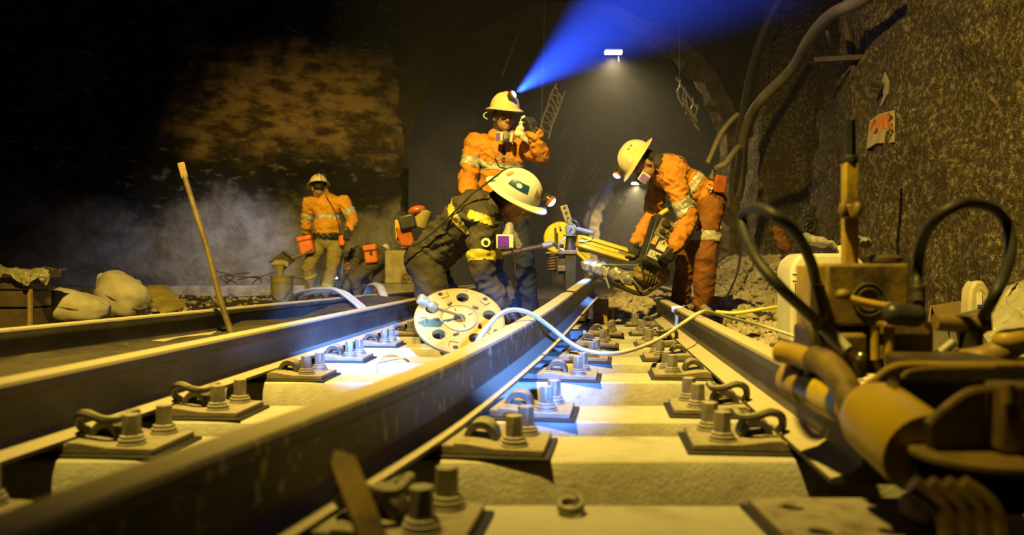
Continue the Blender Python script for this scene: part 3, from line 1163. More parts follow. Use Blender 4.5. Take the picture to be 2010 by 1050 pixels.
sd.v = [W(550, 519, 9.38) + V((x * 0.10, y * 0.05, z * 0.05)) * (1 + 0.35 * fbm(x * 2, y * 2, z * 2, 1.5)) for x, y, z in sd.v]
sd.build('sand_load', stone_m, t, angle=30)
sd = MB().lathe([(0.06, 0.10), (0.045, 0.05), (0.035, 0.0)], W(550, 541, 9.38), n=12)
sd.v = [V(p) + V((0.02 * fbm(p[0] * 9, p[1] * 9, p[2] * 9, 1), 0, 0)) for p in sd.v]
sd.build('falling_sand', stone_m, t, angle=30)
# pale block behind the bent man
solo(MB().box(W(790, 524, 10.2), (0.42, 0.3, 0.42), rotz(4)), 'concrete_block', mat('stained_block', (0.50, 0.42, 0.24), (0.36, 0.29, 0.16), 7, 0.85, 0, 0.3, c3=(0.10, 0.08, 0.05), scale3=4, lo3=0.55, hi3=0.62),
     'stained yellow concrete block behind the bent man in black', 'block', bevel=0.02)
solo(MB().box(W(792, 568, 10.0), (0.60, 0.35, 0.14), rotz(4)), 'sill_block', curb_m, 'pale low slab under the stained concrete block', 'slab', bevel=0.01)
mb = MB()
for k in range(7):
    a = W(500 + random.uniform(-60, 60), 556, 11.4)
    p = [a, a + V((random.uniform(-0.2, 0.2), -0.1, 0.10)), a + V((random.uniform(-0.4, 0.4), -0.05, random.uniform(0.03, 0.2)))]
    mb.tube(spline(p, 4), 0.008, 5)
solo(mb, 'dry_roots', grime, 'tangle of thin dark wires lying on the long kerb block', 'wire')

# ---- side wall furniture
WALLX = 3.12


# white jerrycan with gloves
jd = 4.75
t = thing('jerrycan', W(1612, 700, jd), 'white plastic jerrycan with gloves on top beside the rail', 'jerrycan')
k = jd / FPX
jx0, jx1 = W(1552, 0, jd).x, W(1700, 0, jd).x
zt, zb = W(0, 497, jd).z, 0.0
prof = [(jx0, zb), (jx0, zt - 0.10), (jx0 + 0.02, zt - 0.045), (jx0 + 0.07, zt), (jx1 - 0.07, zt), (jx1 - 0.01, zt - 0.05), (jx1, zt - 0.10), (jx1, zb)]
MB().prism([(x, jd - 0.0, z) for x, z in prof], (0, 0.26, 0)).build('body', white_pl, t, bevel=0.022, seg=4)
for (za_, zb_) in ((zt - 0.125, zt - 0.115), (zt - 0.165, zt - 0.155)):
    MB().box(((jx0 + jx1) / 2, jd - 0.002, (za_ + zb_) / 2), (jx1 - jx0 - 0.02, 0.012, zb_ - za_)).build('moulded_rib', white_pl, t, bevel=0.003)
MB().cyl((jx1 - 0.09, jd + 0.13, zt - 0.01), (jx1 - 0.09, jd + 0.13, zt + 0.05), 0.032, n=18).build('spout', white_pl, t, bevel=0.004)
MB().lathe([(0.01, 0), (0.055, 0), (0.06, 0.006), (0.06, 0.022), (0.05, 0.03), (0.01, 0.03)], W(1736, 510, 4.7), n=24).build('cap', black_pl, t, angle=30)
mk = MB()


def strokes(mb, o, ex, ey, segs, r, nn=None):
    for s_ in segs:
        mb.tube([V(o) + V(ex) * x + V(ey) * y for x, y in s_], r, 5)


strokes(mk, (jx0 + 0.025, jd - 0.006, zt - 0.24), (0.05, 0, 0), (0, 0, 0.06), [[(0.3, 1), (0, 1), (0, 0), (0.3, 0)], [(0, 0.5), (0.25, 0.5)], [(0.5, 1), (0.5, 0)], [(0.75, 1), (0.75, 0)], [(1.0, 1), (1.0, 0)],
                                                                              [(1.3, 1), (1.0, 0.5), (1.3, 0)], [(0.2, -0.3), (0.4, -0.9), (0.6, -0.3)], [(0.9, -0.9), (1.1, -0.3), (1.3, -0.9)]], 0.002)
mk.build('marker_writing', grime, t)


def glove_loose(c, rot, m, label):
    t = thing('work_glove', c, label, 'glove', 'gloves on the jerrycan')
    prims = [('cap', V((-0.02, 0, 0)), V((0.05, 0, 0.004)), 0.030, 0.034), ('cap', V((-0.02, 0.028, 0)), V((0.05, 0.026, 0.002)), 0.022, 0.022), ('cap', V((-0.02, -0.028, 0)), V((0.05, -0.026, 0.002)), 0.022, 0.022),
             ('cap', V((-0.06, 0, 0.0)), V((-0.03, 0, 0.0)), 0.036, 0.034)]
    for i in range(4):
        y = -0.036 + 0.024 * i
        L_ = (0.06, 0.078, 0.082, 0.070)[i]
        prims += [('cap', V((0.055, y, 0.004)), V((0.055 + L_ * 0.55, y * 1.15, 0.014)), 0.0115, 0.011), ('cap', V((0.055 + L_ * 0.55, y * 1.15, 0.014)), V((0.055 + L_, y * 1.2, -0.006)), 0.011, 0.010)]
    prims += [('cap', V((-0.01, 0.04, 0)), V((0.035, 0.068, 0.0)), 0.014, 0.012)]
    prims = [(a, V(c) + rot @ p, V(c) + rot @ q, r0, r1) for a, p, q, r0, r1 in prims]
    cloth('knit_body', prims, m, t, 0.006, 3, 0.003, 30)
    return t
# ================================================================== people
def remesh(prims, voxel, it):
    mb = MB()
    for p in prims:
        if p[0] == 'cap':
            mb.capsule(p[1], p[2], p[3], p[4])
        elif p[0] == 'ell':
            mb.ell(p[1], p[2], p[3])
    me = mb.mesh('tmp')
    o = bpy.data.objects.new('tmp', me)
    col.objects.link(o)
    r = o.modifiers.new('r', 'REMESH')
    r.mode = 'VOXEL'
    r.voxel_size = voxel
    s_ = o.modifiers.new('s', 'SMOOTH')
    s_.factor = 0.5
    s_.iterations = it
    dg = bpy.context.evaluated_depsgraph_get()
    dg.update()
    out = bpy.data.meshes.new_from_object(o.evaluated_get(dg))
    bpy.data.objects.remove(o)
    return out


def cloth(name, prims, m, parent, voxel=0.012, it=5, fold=0.0, fs=9.0, label=None, squash=None):
    me = remesh(prims, voxel, it)
    o = origin(parent)
    n = len(me.vertices)
    co = np.empty(n * 3)
    me.vertices.foreach_get('co', co)
    co = co.reshape(-1, 3)
    if fold:
        nr = np.array([v.normal[:] for v in me.vertices])
        d = np.empty(n)
        for i in range(n):
            x, y, z = co[i]
            wob = 0.35 * noise.noise((x * 3, y * 3, z * 3))
            a = noise.noise((x * fs * 0.55 + wob, y * fs * 0.55, (z + 0.5 * x) * fs * 1.25))
            b = noise.noise((x * fs * 1.5 + 7, y * fs * 1.5, (z - 0.4 * x) * fs * 2.4))
            e = noise.noise((x * fs * 0.9 + 3, (y + 0.6 * x) * fs * 0.9, (z + 0.9 * x) * fs * 3.6))
            d[i] = (1 - 3.0 * abs(a)) * 0.8 + (0.5 - 2.0 * abs(b)) * 0.6 + (0.3 - 1.4 * abs(e)) * 0.5
        co = co + nr * (d * fold)[:, None]
    co = co - np.array(o)
    me.vertices.foreach_set('co', co.ravel())
    me.polygons.foreach_set('use_smooth', [True] * len(me.polygons))
    me.update()
    me.name = name
    ob = bpy.data.objects.new(name, me)
    return place(ob, m, parent, o, 0, label)


def strip(src, cond, name, m, parent, off=0.004, label=None):
    """a band of tape that follows the folds of the garment under it"""
    o = origin(src)
    me = src.data
    co = [v.co + o for v in me.vertices]
    keep = [p for p in me.polygons if cond(p.center + o)]
    idx, vs_, fs = {}, [], []
    for p in keep:
        f = []
        for i in p.vertices:
            if i not in idx:
                idx[i] = len(vs_)
                vs_.append(co[i] + me.vertices[i].normal * off)
            f.append(idx[i])
        fs.append(tuple(f))
    if not fs:
        return None
    mb = MB()
    mb.v, mb.f = [tuple(v) for v in vs_], fs
    return mb.build(name, m, parent, 0, 60, label)


def slab(c, n, half, lim=None):
    c, n = V(c), V(n).normalized()
    return lambda p: abs((p - c).dot(n)) < half and (lim is None or lim(p))


def limb_band(a, b, t0, t1, rad=0.14):
    a, b = V(a), V(b)
    d = b - a
    L2 = d.length_squared

    def f(p):
        t = (p - a).dot(d) / L2
        return t0 < t < t1 and ((p - a) - d * t).length < rad
    return f


def hand_prims(wrist, dirv, pn, side, curl=(20, 40, 30), spread=1.0, s_=1.0, grow=0.0):
    """palm and five separate fingers; pn = the way the palm faces, side = +1/-1 picks the thumb's side"""
    y = V(dirv).normalized()
    z = (V(pn) - y * V(pn).dot(y)).normalized()
    x = y.cross(z) * side
    o = V(wrist)
    P = []

    def q(a, b, c):
        return o + x * (a * s_) + y * (b * s_) + z * (c * s_)
    for a in (-0.026, -0.009, 0.009, 0.026):
        P.append(('cap', q(a * 0.8, 0.012, 0), q(a, 0.082, 0), (0.016 + grow) * s_, (0.0145 + grow) * s_))
    for i, a in enumerate((-0.030, -0.010, 0.010, 0.029)):
        L_ = (0.060, 0.075, 0.080, 0.072)[i]
        base = q(a, 0.085, 0)
        ang = 0.0
        p = base
        for k, frac in enumerate((0.45, 0.32, 0.25)):
            ang += R(curl[k] * (1 + 0.08 * (i - 1.5)))
            d = (y * math.cos(ang) + z * math.sin(ang) + x * (a * 2.2 * spread)).normalized()
            p2 = p + d * (L_ * frac * s_ + 0.006)
            r = (0.0098 - 0.0010 * k + grow) * s_
            P.append(('cap', p, p2, r, r * 0.94))
            p = p2
    b0 = q(0.030, 0.030, 0.004)
    b1 = q(0.052, 0.058, 0.016)
    b2 = q(0.056, 0.085, 0.030)
    P += [('cap', b0, b1, (0.0145 + grow) * s_, (0.0115 + grow) * s_), ('cap', b1, b2, (0.0112 + grow) * s_, (0.0100 + grow) * s_)]
    return P


skin = mat('skin', (0.42, 0.24, 0.15), (0.36, 0.19, 0.115), 8, 0.5, 0, 0.08, 120)
hair_m = mat('dark_hair', (0.015, 0.012, 0.010), (0.03, 0.025, 0.02), 30, 0.6, 0, 0.4, 90)
orange = mat('orange_drill', (0.62, 0.255, 0.03), (0.48, 0.185, 0.02), 7, 0.75, 0, 0.35, 26, c3=(0.30, 0.12, 0.03), scale3=4, lo3=0.58, hi3=0.8)
orange_y = mat('orange_shirt', (0.74, 0.35, 0.035), (0.62, 0.28, 0.025), 6, 0.75, 0, 0.3, 26)
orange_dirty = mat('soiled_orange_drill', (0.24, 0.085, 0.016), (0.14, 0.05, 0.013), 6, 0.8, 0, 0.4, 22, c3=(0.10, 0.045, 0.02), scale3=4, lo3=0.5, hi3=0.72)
black_cl = mat('charcoal_drill', (0.034, 0.030, 0.026), (0.054, 0.046, 0.036), 6, 0.8, 0, 0.35, 30)
black_tr = mat('dusty_black_drill', (0.026, 0.023, 0.019), (0.058, 0.048, 0.036), 5, 0.85, 0, 0.35, 30)
jeans = mat('navy_denim', (0.010, 0.016, 0.045), (0.018, 0.026, 0.06), 8, 0.8, 0, 0.3, 40)
khaki_tr = mat('khaki_drill', (0.33, 0.27, 0.10), (0.24, 0.19, 0.07), 6, 0.85, 0, 0.35, 26)
dark_tr = mat('dark_grey_drill', (0.085, 0.072, 0.05), (0.14, 0.115, 0.08), 6, 0.85, 0, 0.35, 26)
glove_m = mat('dark_glove', (0.022, 0.024, 0.028), (0.04, 0.042, 0.045), 14, 0.65, 0, 0.3, 70)
silver = mat('silver_tape', (0.52, 0.50, 0.44), (0.42, 0.40, 0.34), 40, 0.4, 0.1, 0.1, 90)
lime = mat('lime_tape', (0.56, 0.50, 0.07), (0.42, 0.37, 0.06), 20, 0.5, 0, 0.1, 60)
boot_m = mat('leather_boot', (0.05, 0.035, 0.022), (0.09, 0.065, 0.04), 10, 0.6, 0, 0.3, 50, dust=DUST, dust_amt=0.7)
shell_w = mat('white_hard_hat', (0.62, 0.64, 0.72), (0.54, 0.56, 0.62), 12, 0.32, 0, 0.03, 60, c3=(0.10, 0.09, 0.08), scale3=9, lo3=0.68, hi3=0.74)
shell_y = mat('cream_hard_hat', (0.76, 0.68, 0.42), (0.66, 0.57, 0.32), 10, 0.35, 0, 0.03, 60)
teal_s = mat('teal_sticker', (0.008, 0.055, 0.20), None, 10, 0.4)
brown_s = mat('tan_sticker', (0.36, 0.26, 0.13), (0.20, 0.13, 0.06), 40, 0.5)
yel_s = mat('yellow_sticker', (0.75, 0.55, 0.03), None, 10, 0.4)
white_s = mat('white_sticker', (0.75, 0.74, 0.70), None, 10, 0.4)
purple = mat('purple_filter', (0.11, 0.02, 0.80), (0.15, 0.04, 0.90), 20, 0.6)
pink_f = mat('mauve_filter', (0.32, 0.17, 0.90), (0.26, 0.13, 0.80), 20, 0.6)
grey_pl = mat('grey_respirator', (0.28, 0.28, 0.33), (0.22, 0.22, 0.27), 10, 0.5)
red_pl = mat('orange_plastic', (0.36, 0.09, 0.02), (0.26, 0.06, 0.015), 12, 0.35, 0, 0.05)
pouch_m = mat('orange_pouch', (0.90, 0.25, 0.06), (0.80, 0.19, 0.04), 10, 0.55, 0, 0.15)
lens_m = emit('cap_lamp_lens', (0.30, 0.50, 1.0), 60.0)
glass_m = mat('clear_goggles', (0.55, 0.58, 0.65), None, 10, 0.08, 0, 0, spec=0.9)
glass_m.node_tree.nodes['Principled BSDF'].inputs['Transmission Weight'].default_value = 0.9


def frame(up, fwd):
    z = V(up).normalized()
    y = V(fwd)
    y = (y - z * y.dot(z)).normalized()
    x = y.cross(z)
    return Matrix((x, y, z)).transposed()


def helmet(root, c, m3, shell, lamp=True, lampdir=None, sc=1.05, lampt=22):
    """full-brim hard hat; c = centre of the brim plane"""
    mb = MB()
    n = 56
    rings = []
    a, b, h = 0.112 * sc, 0.136 * sc, 0.122 * sc
    for t in np.linspace(88, 0, 12):
        cr, sr = math.cos(R(t)) ** 0.85, math.sin(R(t))
        rings.append(('d', cr, h * sr, 1.0))
    rings += [('b', 0.35, 0.000, 1), ('b', 1.0, -0.010 * sc, 1), ('b', 1.0, -0.015 * sc, 1), ('b', 0.2, -0.006 * sc, 1)]
    for t in np.linspace(0, 88, 8):
        rings.append(('i', math.cos(R(t)) ** 0.85, h * 0.95 * math.sin(R(t)), 0.955))
    vs_, fs = [], []
    for kind, r, z, k in rings:
        for i in range(n):
            ph = 2 * math.pi * i / n
            cx_, sy = math.cos(ph), math.sin(ph)
            if kind == 'b':
                ext = (0.030 + 0.022 * max(0, sy) ** 3 + 0.018 * max(0, -sy) ** 3) * sc
                x, y = cx_ * (a + ext * r), sy * (b + ext * r)
                zz = z - 0.012 * sc * (max(0, sy) ** 2) * r * (1 if r > 0.5 else 0)
            else:
                x, y, zz = cx_ * a * r * k, sy * b * r * k, z
                if kind == 'd':
                    zz += 0.010 * sc * math.exp(-(x / (0.020 * sc)) ** 2) * (zz / h) ** 1.0
                    zz += 0.004 * sc * math.exp(-((abs(x) - 0.05 * sc) / (0.010 * sc)) ** 2) * (zz / h)
            vs_.append(V(c) + m3 @ V((x, y, zz)))
    for j in range(len(rings) - 1):
        fs += [(j * n + i, j * n + (i + 1) % n, (j + 1) * n + (i + 1) % n, (j + 1) * n + i) for i in range(n)]
    fs += [tuple(range(n)), tuple(range((len(rings) - 1) * n, len(rings) * n))]
    ho = mb.add(vs_, fs).build('hard_hat', shell, root, angle=45)

    def on(ph, t, off=0.0):
        cr, sr = math.cos(R(t)) ** 0.85, math.sin(R(t))
        p = V((math.cos(R(ph)) * (a + off) * cr, math.sin(R(ph)) * (b + off) * cr, (h + off) * sr))
        return V(c) + m3 @ p
    if lamp:
        ld = V(lampdir).normalized()
        lp = on(90, lampt, 0.012)
        MB().box(lp, (0.034 * sc, 0.016 * sc, 0.05 * sc), m3).build('lamp_bracket', black_pl, ho, bevel=0.003)
        lc = lp + m3 @ V((0, 0.026 * sc, 0))
        MB().lathe([(0.010, -0.03), (0.022, -0.024), (0.028, 0.0), (0.031, 0.006)], lc, ld, 20).build('lamp_body', black_pl, ho, angle=30)
        MB().lathe([(0.031, 0.004), (0.034, 0.008), (0.034, 0.022), (0.028, 0.022), (0.028, 0.010)], lc, ld, 20, closed=True).build('lamp_bezel', red_pl, ho, angle=30)
        MB().lathe([(0.002, 0.016), (0.027, 0.016), (0.027, 0.024), (0.020, 0.032), (0.010, 0.036), (0.002, 0.037)], lc, ld, 20).build('lamp_lens', lens_m, ho)
        # rubber lamp cord over the crown
        pts = [lc - ld * 0.02] + [on(90, t, 0.006) for t in (40, 65, 88)] + [on(270, t, 0.006) for t in (65, 40, 15)]
        MB().tube(spline(pts, 5), 0.0042, 6).build('lamp_cord', rubber, ho)
        return ho, on, lc + ld * 0.055
    return ho, on, None


def sticker(ho, on, ph0, ph1, t0, t1, m, name='sticker', nseg=6, shape='rect'):
    mb = MB()
    vs_, fs = [], []
    if shape == 'rect':
        for i in range(nseg + 1):
            for j in range(nseg + 1):
                vs_.append(on(ph0 + (ph1 - ph0) * i / nseg, t0 + (t1 - t0) * j / nseg, 0.0022))
        fs = [(i * (nseg + 1) + j, i * (nseg + 1) + j + 1, (i + 1) * (nseg + 1) + j + 1, (i + 1) * (nseg + 1) + j) for i in range(nseg) for j in range(nseg)]
    elif shape == 'disc':
        pc, tc_ = (ph0 + ph1) / 2, (t0 + t1) / 2
        vs_ = [on(pc, tc_, 0.0028)] + [on(pc + (ph1 - ph0) / 2 * math.cos(a), tc_ + (t1 - t0) / 2 * math.sin(a), 0.0028) for a in np.linspace(0, 2 * math.pi, 21)[:-1]]
        fs = [(0, 1 + i, 1 + (i + 1) % 20) for i in range(20)]
    elif shape == 'tri':
        vs_ = [on(ph0, t0, 0.0028), on(ph1, t0, 0.0028), on((ph0 + ph1) / 2, t1, 0.0028), on((ph0 + ph1) / 2, t0, 0.0028), on((3 * ph0 + ph1) / 4, (t0 + t1) / 2, 0.0028), on((ph0 + 3 * ph1) / 4, (t0 + t1) / 2, 0.0028)]
        fs = [(0, 3, 4), (3, 1, 5), (3, 5, 4), (4, 5, 2)]
    return mb.add(vs_, fs).build(name, m, ho, angle=60)


def head_prims(c, m3, neck, grow=0.0):
    def q(x, y, z):
        return V(c) + m3 @ V((x, y, z))
    P = [('ell', q(0, -0.005, -0.010), (0.075 + grow, 0.098 + grow, 0.105 + grow), m3),
         ('ell', q(0, 0.030, -0.085), (0.058 + grow, 0.062 + grow, 0.060 + grow), m3),
         ('ell', q(0, 0.070, -0.118), (0.026, 0.022, 0.020), m3),
         ('ell', q(0, 0.082, -0.018), (0.052, 0.016, 0.012), m3),
         ('cap', q(0, 0.090, -0.028), q(0, 0.108, -0.062), 0.009, 0.015),
         ('ell', q(0.013, 0.098, -0.066), (0.009, 0.010, 0.008), m3), ('ell', q(-0.013, 0.098, -0.066), (0.009, 0.010, 0.008), m3),
         ('cap', q(-0.016, 0.086, -0.088), q(0.016, 0.086, -0.088), 0.008, 0.008),
         ('cap', q(-0.014, 0.085, -0.099), q(0.014, 0.085, -0.099), 0.008, 0.008),
         ('ell', q(0.040, 0.066, -0.058), (0.020, 0.018, 0.018), m3), ('ell', q(-0.040, 0.066, -0.058), (0.020, 0.018, 0.018), m3)]
    for s_ in (-1, 1):
        P += [('ell', q(0.079 * s_, -0.005, -0.045), (0.010, 0.020, 0.033), m3), ('ell', q(0.083 * s_, -0.012, -0.035), (0.008, 0.013, 0.016), m3)]
    P.append(('cap', q(0, -0.02, -0.07), V(neck), 0.056, 0.062))
    return P


def person(label, J, hc, up, fwd, C, lamp=True, lampdir=(0, -1, 0), voxel=0.0085, hands=None, shell=None, fold=0.011, toe=(0, -1, 0), toe2=None, tight=1.0, lampt=22):
    base = V(((J['ankleL'].x + J['ankleR'].x) / 2, (J['ankleL'].y + J['ankleR'].y) / 2, 0.0))
    root = thing('person', base, label, 'person')
    pel, che, nek = J['pelvis'], J['chest'], J['neck']
    sL, sR = J['shL'], J['shR']
    X = (sR - sL).normalized()
    Z = (che - pel).normalized()
    Y = Z.cross(X).normalized()
    X = Y.cross(Z)
    T = Matrix((X, Y, Z)).transposed()
    hX = (J['hipR'] - J['hipL']).normalized()
    hy = Z.cross(hX).normalized()
    TH = Matrix((hy.cross(Z), hy, Z)).transposed()
    mid = pel.lerp(che, 0.5)
    m3 = frame(up, fwd)
    hc = V(hc)
    # the body: one skin from head to feet
    k = 0.80
    B = head_prims(hc, m3, nek)
    B += [('ell', che, (0.155, 0.105, 0.16), T), ('ell', mid, (0.135, 0.10, 0.15), T), ('ell', pel, (0.145, 0.10, 0.12), TH), ('cap', nek, che, 0.06, 0.09)]
    for s_ in 'LR':
        B += [('cap', che.lerp(J['sh' + s_], 0.3), J['sh' + s_], 0.075, 0.065), ('cap', J['sh' + s_], J['el' + s_], 0.052, 0.042), ('cap', J['el' + s_], J['wr' + s_], 0.041, 0.028),
              ('cap', pel.lerp(J['hip' + s_], 0.5), J['hip' + s_], 0.08, 0.08), ('cap', J['hip' + s_], J['kn' + s_], 0.078, 0.055), ('cap', J['kn' + s_], J['ankle' + s_], 0.054, 0.038)]
        td = V(toe if s_ == 'L' or toe2 is None else toe2).normalized()
        B += [('cap', J['ankle' + s_] + V((0, 0, -0.045)), J['ankle' + s_] + td * 0.15 + V((0, 0, -0.06)), 0.035, 0.028)]
        hd_ = (hands or {}).get(s_)
        if hd_ is None:
            dv = (J['wr' + s_] - J['el' + s_]).normalized()
            hd_ = (dv, V((0, 0, -1)) if abs(dv.z) < 0.8 else V((0, -1, 0)), 1, (25, 35, 25))
        B += hand_prims(J['wr' + s_], *hd_)
        J['hand' + s_] = hd_
    cloth('body', B, skin, root, min(voxel, 0.0075), 2)
    # hair at the nape and temples
    hb = [('ell', hc + m3 @ V((0, -0.022, -0.020)), (0.080, 0.088, 0.075), m3)]
    cloth('hair', hb, hair_m, root, 0.008, 1, 0.003, 25)
    for s_ in (-1, 1):
        e = MB().ell(hc + m3 @ V((0.031 * s_, 0.079, -0.036)), (0.0125, 0.0105, 0.009), m3, 12, 8)
        eo = e.build('eye', white_s, root)
        MB().ell(hc + m3 @ V((0.031 * s_, 0.0875, -0.037)), (0.0055, 0.003, 0.0055), m3, 10, 6).build('iris', hair_m, eo)
    # jacket
    g = tight
    Jk = [('ell', che + Z * 0.02, (0.190 * g, 0.128 * g, 0.185), T), ('ell', mid, (0.172 * g, 0.128 * g, 0.19), T), ('ell', pel + Z * 0.05, (0.175 * g, 0.130 * g, 0.12), T),
          ('cap', che.lerp(nek, 0.45), nek + (nek - che).normalized() * 0.0, 0.105, 0.078)]
    for s_ in 'LR':
        sh, el, wr = J['sh' + s_], J['el' + s_], J['wr' + s_]
        Jk += [('cap', che.lerp(sh, 0.35) + Z * 0.03, sh, 0.105, 0.086), ('cap', sh, el, 0.080 * g, 0.066 * g), ('cap', el, el.lerp(wr, C.get('cuff', 0.9)), 0.067 * g, 0.052 * g)]
    jk = cloth('jacket', Jk, C['jacket'], root, voxel, 4, fold * 1.25, 9.5)
    # trousers
    Tr = [('ell', pel - Z * 0.02, (0.170 * g, 0.128 * g, 0.125), TH)]
    for s_ in 'LR':
        hp_, kn, an = J['hip' + s_], J['kn' + s_], J['ankle' + s_]
        Tr += [('cap', pel.lerp(hp_, 0.5), hp_, 0.105, 0.105), ('cap', hp_, kn, 0.104 * g, 0.080 * g), ('cap', kn, kn.lerp(an, 0.90), 0.082 * g, 0.072 * g)]
    tr = cloth('trousers', Tr, C['trousers'], root, voxel, 5, fold * 0.9, 8.0)
    for s_ in 'LR':
        an = J['ankle' + s_]
        td = V(toe if s_ == 'L' or toe2 is None else toe2).normalized()
        bt = [('cap', an + V((0, 0, 0.05)), an + V((0, 0, -0.04)), 0.056, 0.05), ('cap', an + V((0, 0, -0.045)) - td * 0.03, an + td * 0.15 + V((0, 0, -0.055)), 0.046, 0.042)]
        cloth('boot', bt, C.get('boots', boot_m), root, 0.011, 3)
        if C.get('gloves', True):
            hd_ = J['hand' + s_]
            dv = V(hd_[0]).normalized()
            gp = hand_prims(J['wr' + s_], hd_[0], hd_[1], hd_[2], hd_[3], grow=0.0045)
            gp += [('cap', J['wr' + s_] - (J['wr' + s_] - J['el' + s_]).normalized() * C.get('gauntlet', 0.03), J['wr' + s_] + dv * 0.01, 0.055, 0.036)]
            cloth('glove', gp, C.get('glove_m', glove_m), root, 0.0055, 2, 0.002, 30)
    ho, on, lp = helmet(root, hc + m3 @ V((0, 0, 0.035)), m3, shell or shell_w, lamp, lampdir, lampt=lampt)
    return root, jk, tr, ho, on, lp, (T, m3)


def respirator(root, c, m3, m_cart, at=(0, 0.10, -0.085), s_=1.0, only=None):
    q = lambda x, y, z: V(c) + m3 @ V((x, y, z))
    x, y, z = at
    P = [('ell', q(x, y - 0.01, z), (0.042 * s_, 0.034 * s_, 0.045 * s_), m3), ('ell', q(x, y + 0.008, z - 0.01), (0.022, 0.022, 0.024), m3)]
    o = cloth('respirator', P, grey_pl, root, 0.006, 2)
    for sd in (-1, 1):
        if only and sd != only:
            continue
        ax = m3 @ V((sd * 0.92, 0.35, -0.05)).normalized()
        cc = q(x + sd * 0.050, y + 0.008, z - 0.005)
        ex = basis(ax, m3 @ V((0, 0, 1)))
        MB().box(cc, (0.074, 0.074, 0.024), ex).build('filter_holder', white_s, o, bevel=0.006)
        MB().box(cc + ax * 0.012, (0.052, 0.058, 0.006), ex).build('filter', m_cart, o, bevel=0.002)
    return o


# ---------------------------------------------------------------- bent man in charcoal drill
J = dict(pelvis=W(842, 505, 4.72), chest=W(915, 430, 4.62), neck=W(972, 404, 4.56), shR=W(942, 432, 4.42), shL=W(952, 424, 4.82),
         elR=W(946, 533, 4.36), wrR=W(985, 600, 4.36), elL=W(962, 532, 4.80), wrL=W(1010, 596, 4.62),
         hipR=W(838, 525, 4.63), hipL=W(840, 522, 4.84), knR=W(858, 632, 4.56), knL=W(898, 622, 4.86), ankleR=W(850, 624, 4.98), ankleL=W(880, 620, 5.25))
up2, fw2 = V((0.44, -0.42, 0.80)), V((0.85, -0.02, -0.50))
hc2 = W(1011, 388, 4.50)
root, jk, tr, ho, on, lp2, (T2, m2) = person('man in charcoal overalls and white hard hat kneeling bent beside the crank disc', J, hc2, up2, fw2,
                                          dict(jacket=black_cl, trousers=black_tr, gauntlet=0.0), True, (0.72, -0.10, -0.68), shell=shell_w, toe=(0, 1, 0), fold=0.012,
                                          hands={'R': (V((0.75, -0.05, -0.6)), V((-0.3, 0.1, -0.9)), -1, (15, 30, 25)), 'L': (V((0.6, -0.2, -0.7)), V((-0.3, 0, -0.9)), 1, (15, 30, 25))})
sticker(ho, on, -28, 26, 24, 46, teal_s, 'flag_sticker')
sticker(ho, on, -9, 7, 29, 41, white_s, 'flag_disc', shape='disc')
sticker(ho, on, 44, 66, 22, 46, brown_s, 'triangle_sticker', shape='tri')
sticker(ho, on, -62, -42, 36, 58, brown_s, 'round_sticker', shape='disc')
sticker(ho, on, 72, 88, 14, 40, brown_s, 'worn_sticker')
strip(jk, limb_band(J['shR'], J['elR'], 0.62, 0.82, 0.11), 'sleeve_tape', lime, root)
strip(jk, limb_band(J['elL'], J['shL'], 0.18, 0.38, 0.10), 'sleeve_tape', lime, root)
sh = J['shR']
zc = (J['chest'] - J['pelvis']).normalized()
strip(jk, lambda p: abs((p - (J['chest'] + zc * 0.015)).dot(zc)) < 0.026 and (p - J['elR']).length > 0.22 and p.z > 0.62, 'yoke_tape', lime, root)
strip(jk, lambda p: p.y < 4.62 and p.z > 0.60 and abs((p - (sh + V((0, 0, 0.01)))).dot(V((0.30, 0.0, 0.95)).normalized())) < 0.024 and (p - sh).dot(V((1, 0, -0.3))) > -0.07 and (p - sh).length < 0.22, 'shoulder_tape', lime, root)
c = J['shR'].lerp(J['elR'], 0.45) + V((0.03, -0.078, 0.0))
bd = MB().lathe([(0.002, 0.0), (0.024, 0.0), (0.026, 0.003), (0.024, 0.006), (0.002, 0.006)], c, (0.1, -1, 0.05), 20).build('badge', white_s, root)
MB().lathe([(0.002, 0.0), (0.013, 0.0), (0.013, 0.002), (0.002, 0.002)], c + V((0, -0.007, 0)), (0.1, -1, 0.05), 16).build('badge_mark', black_pl, bd)
# collar
cl = cloth('collar', [('cap', J['neck'] - zc * 0.02 + V((0, -0.05, 0)), J['neck'] - zc * 0.02 + V((0, 0.05, 0)), 0.062, 0.062)], black_cl, root, 0.008, 3, 0.006, 18)
# respirator hanging on the chest
mh = frame(V((0.1, 0, 1)), V((0.55, -0.8, 0)))
rsp = cloth('respirator', [('cap', W(1000, 445, 4.36), W(996, 470, 4.34), 0.024, 0.034), ('cap', W(1008, 462, 4.36), W(1016, 482, 4.38), 0.022, 0.026)], grey_pl, root, 0.007, 2, 0.004, 20)
fr = basis(V((0.25, -1, 0.05)))
MB().box(W(991, 474, 4.29), (0.094, 0.076, 0.024), fr).build('filter_holder', white_s, rsp, bevel=0.006)
MB().box(W(988, 474, 4.275), (0.062, 0.060, 0.006), fr).build('filter', purple, rsp, bevel=0.002)
MB().tube(spline([W(1003, 486, 4.3), W(1010, 510, 4.3), W(1012, 535, 4.3), W(1018, 540, 4.3)], 5), 0.005, 6).build('strap', rubber, rsp)
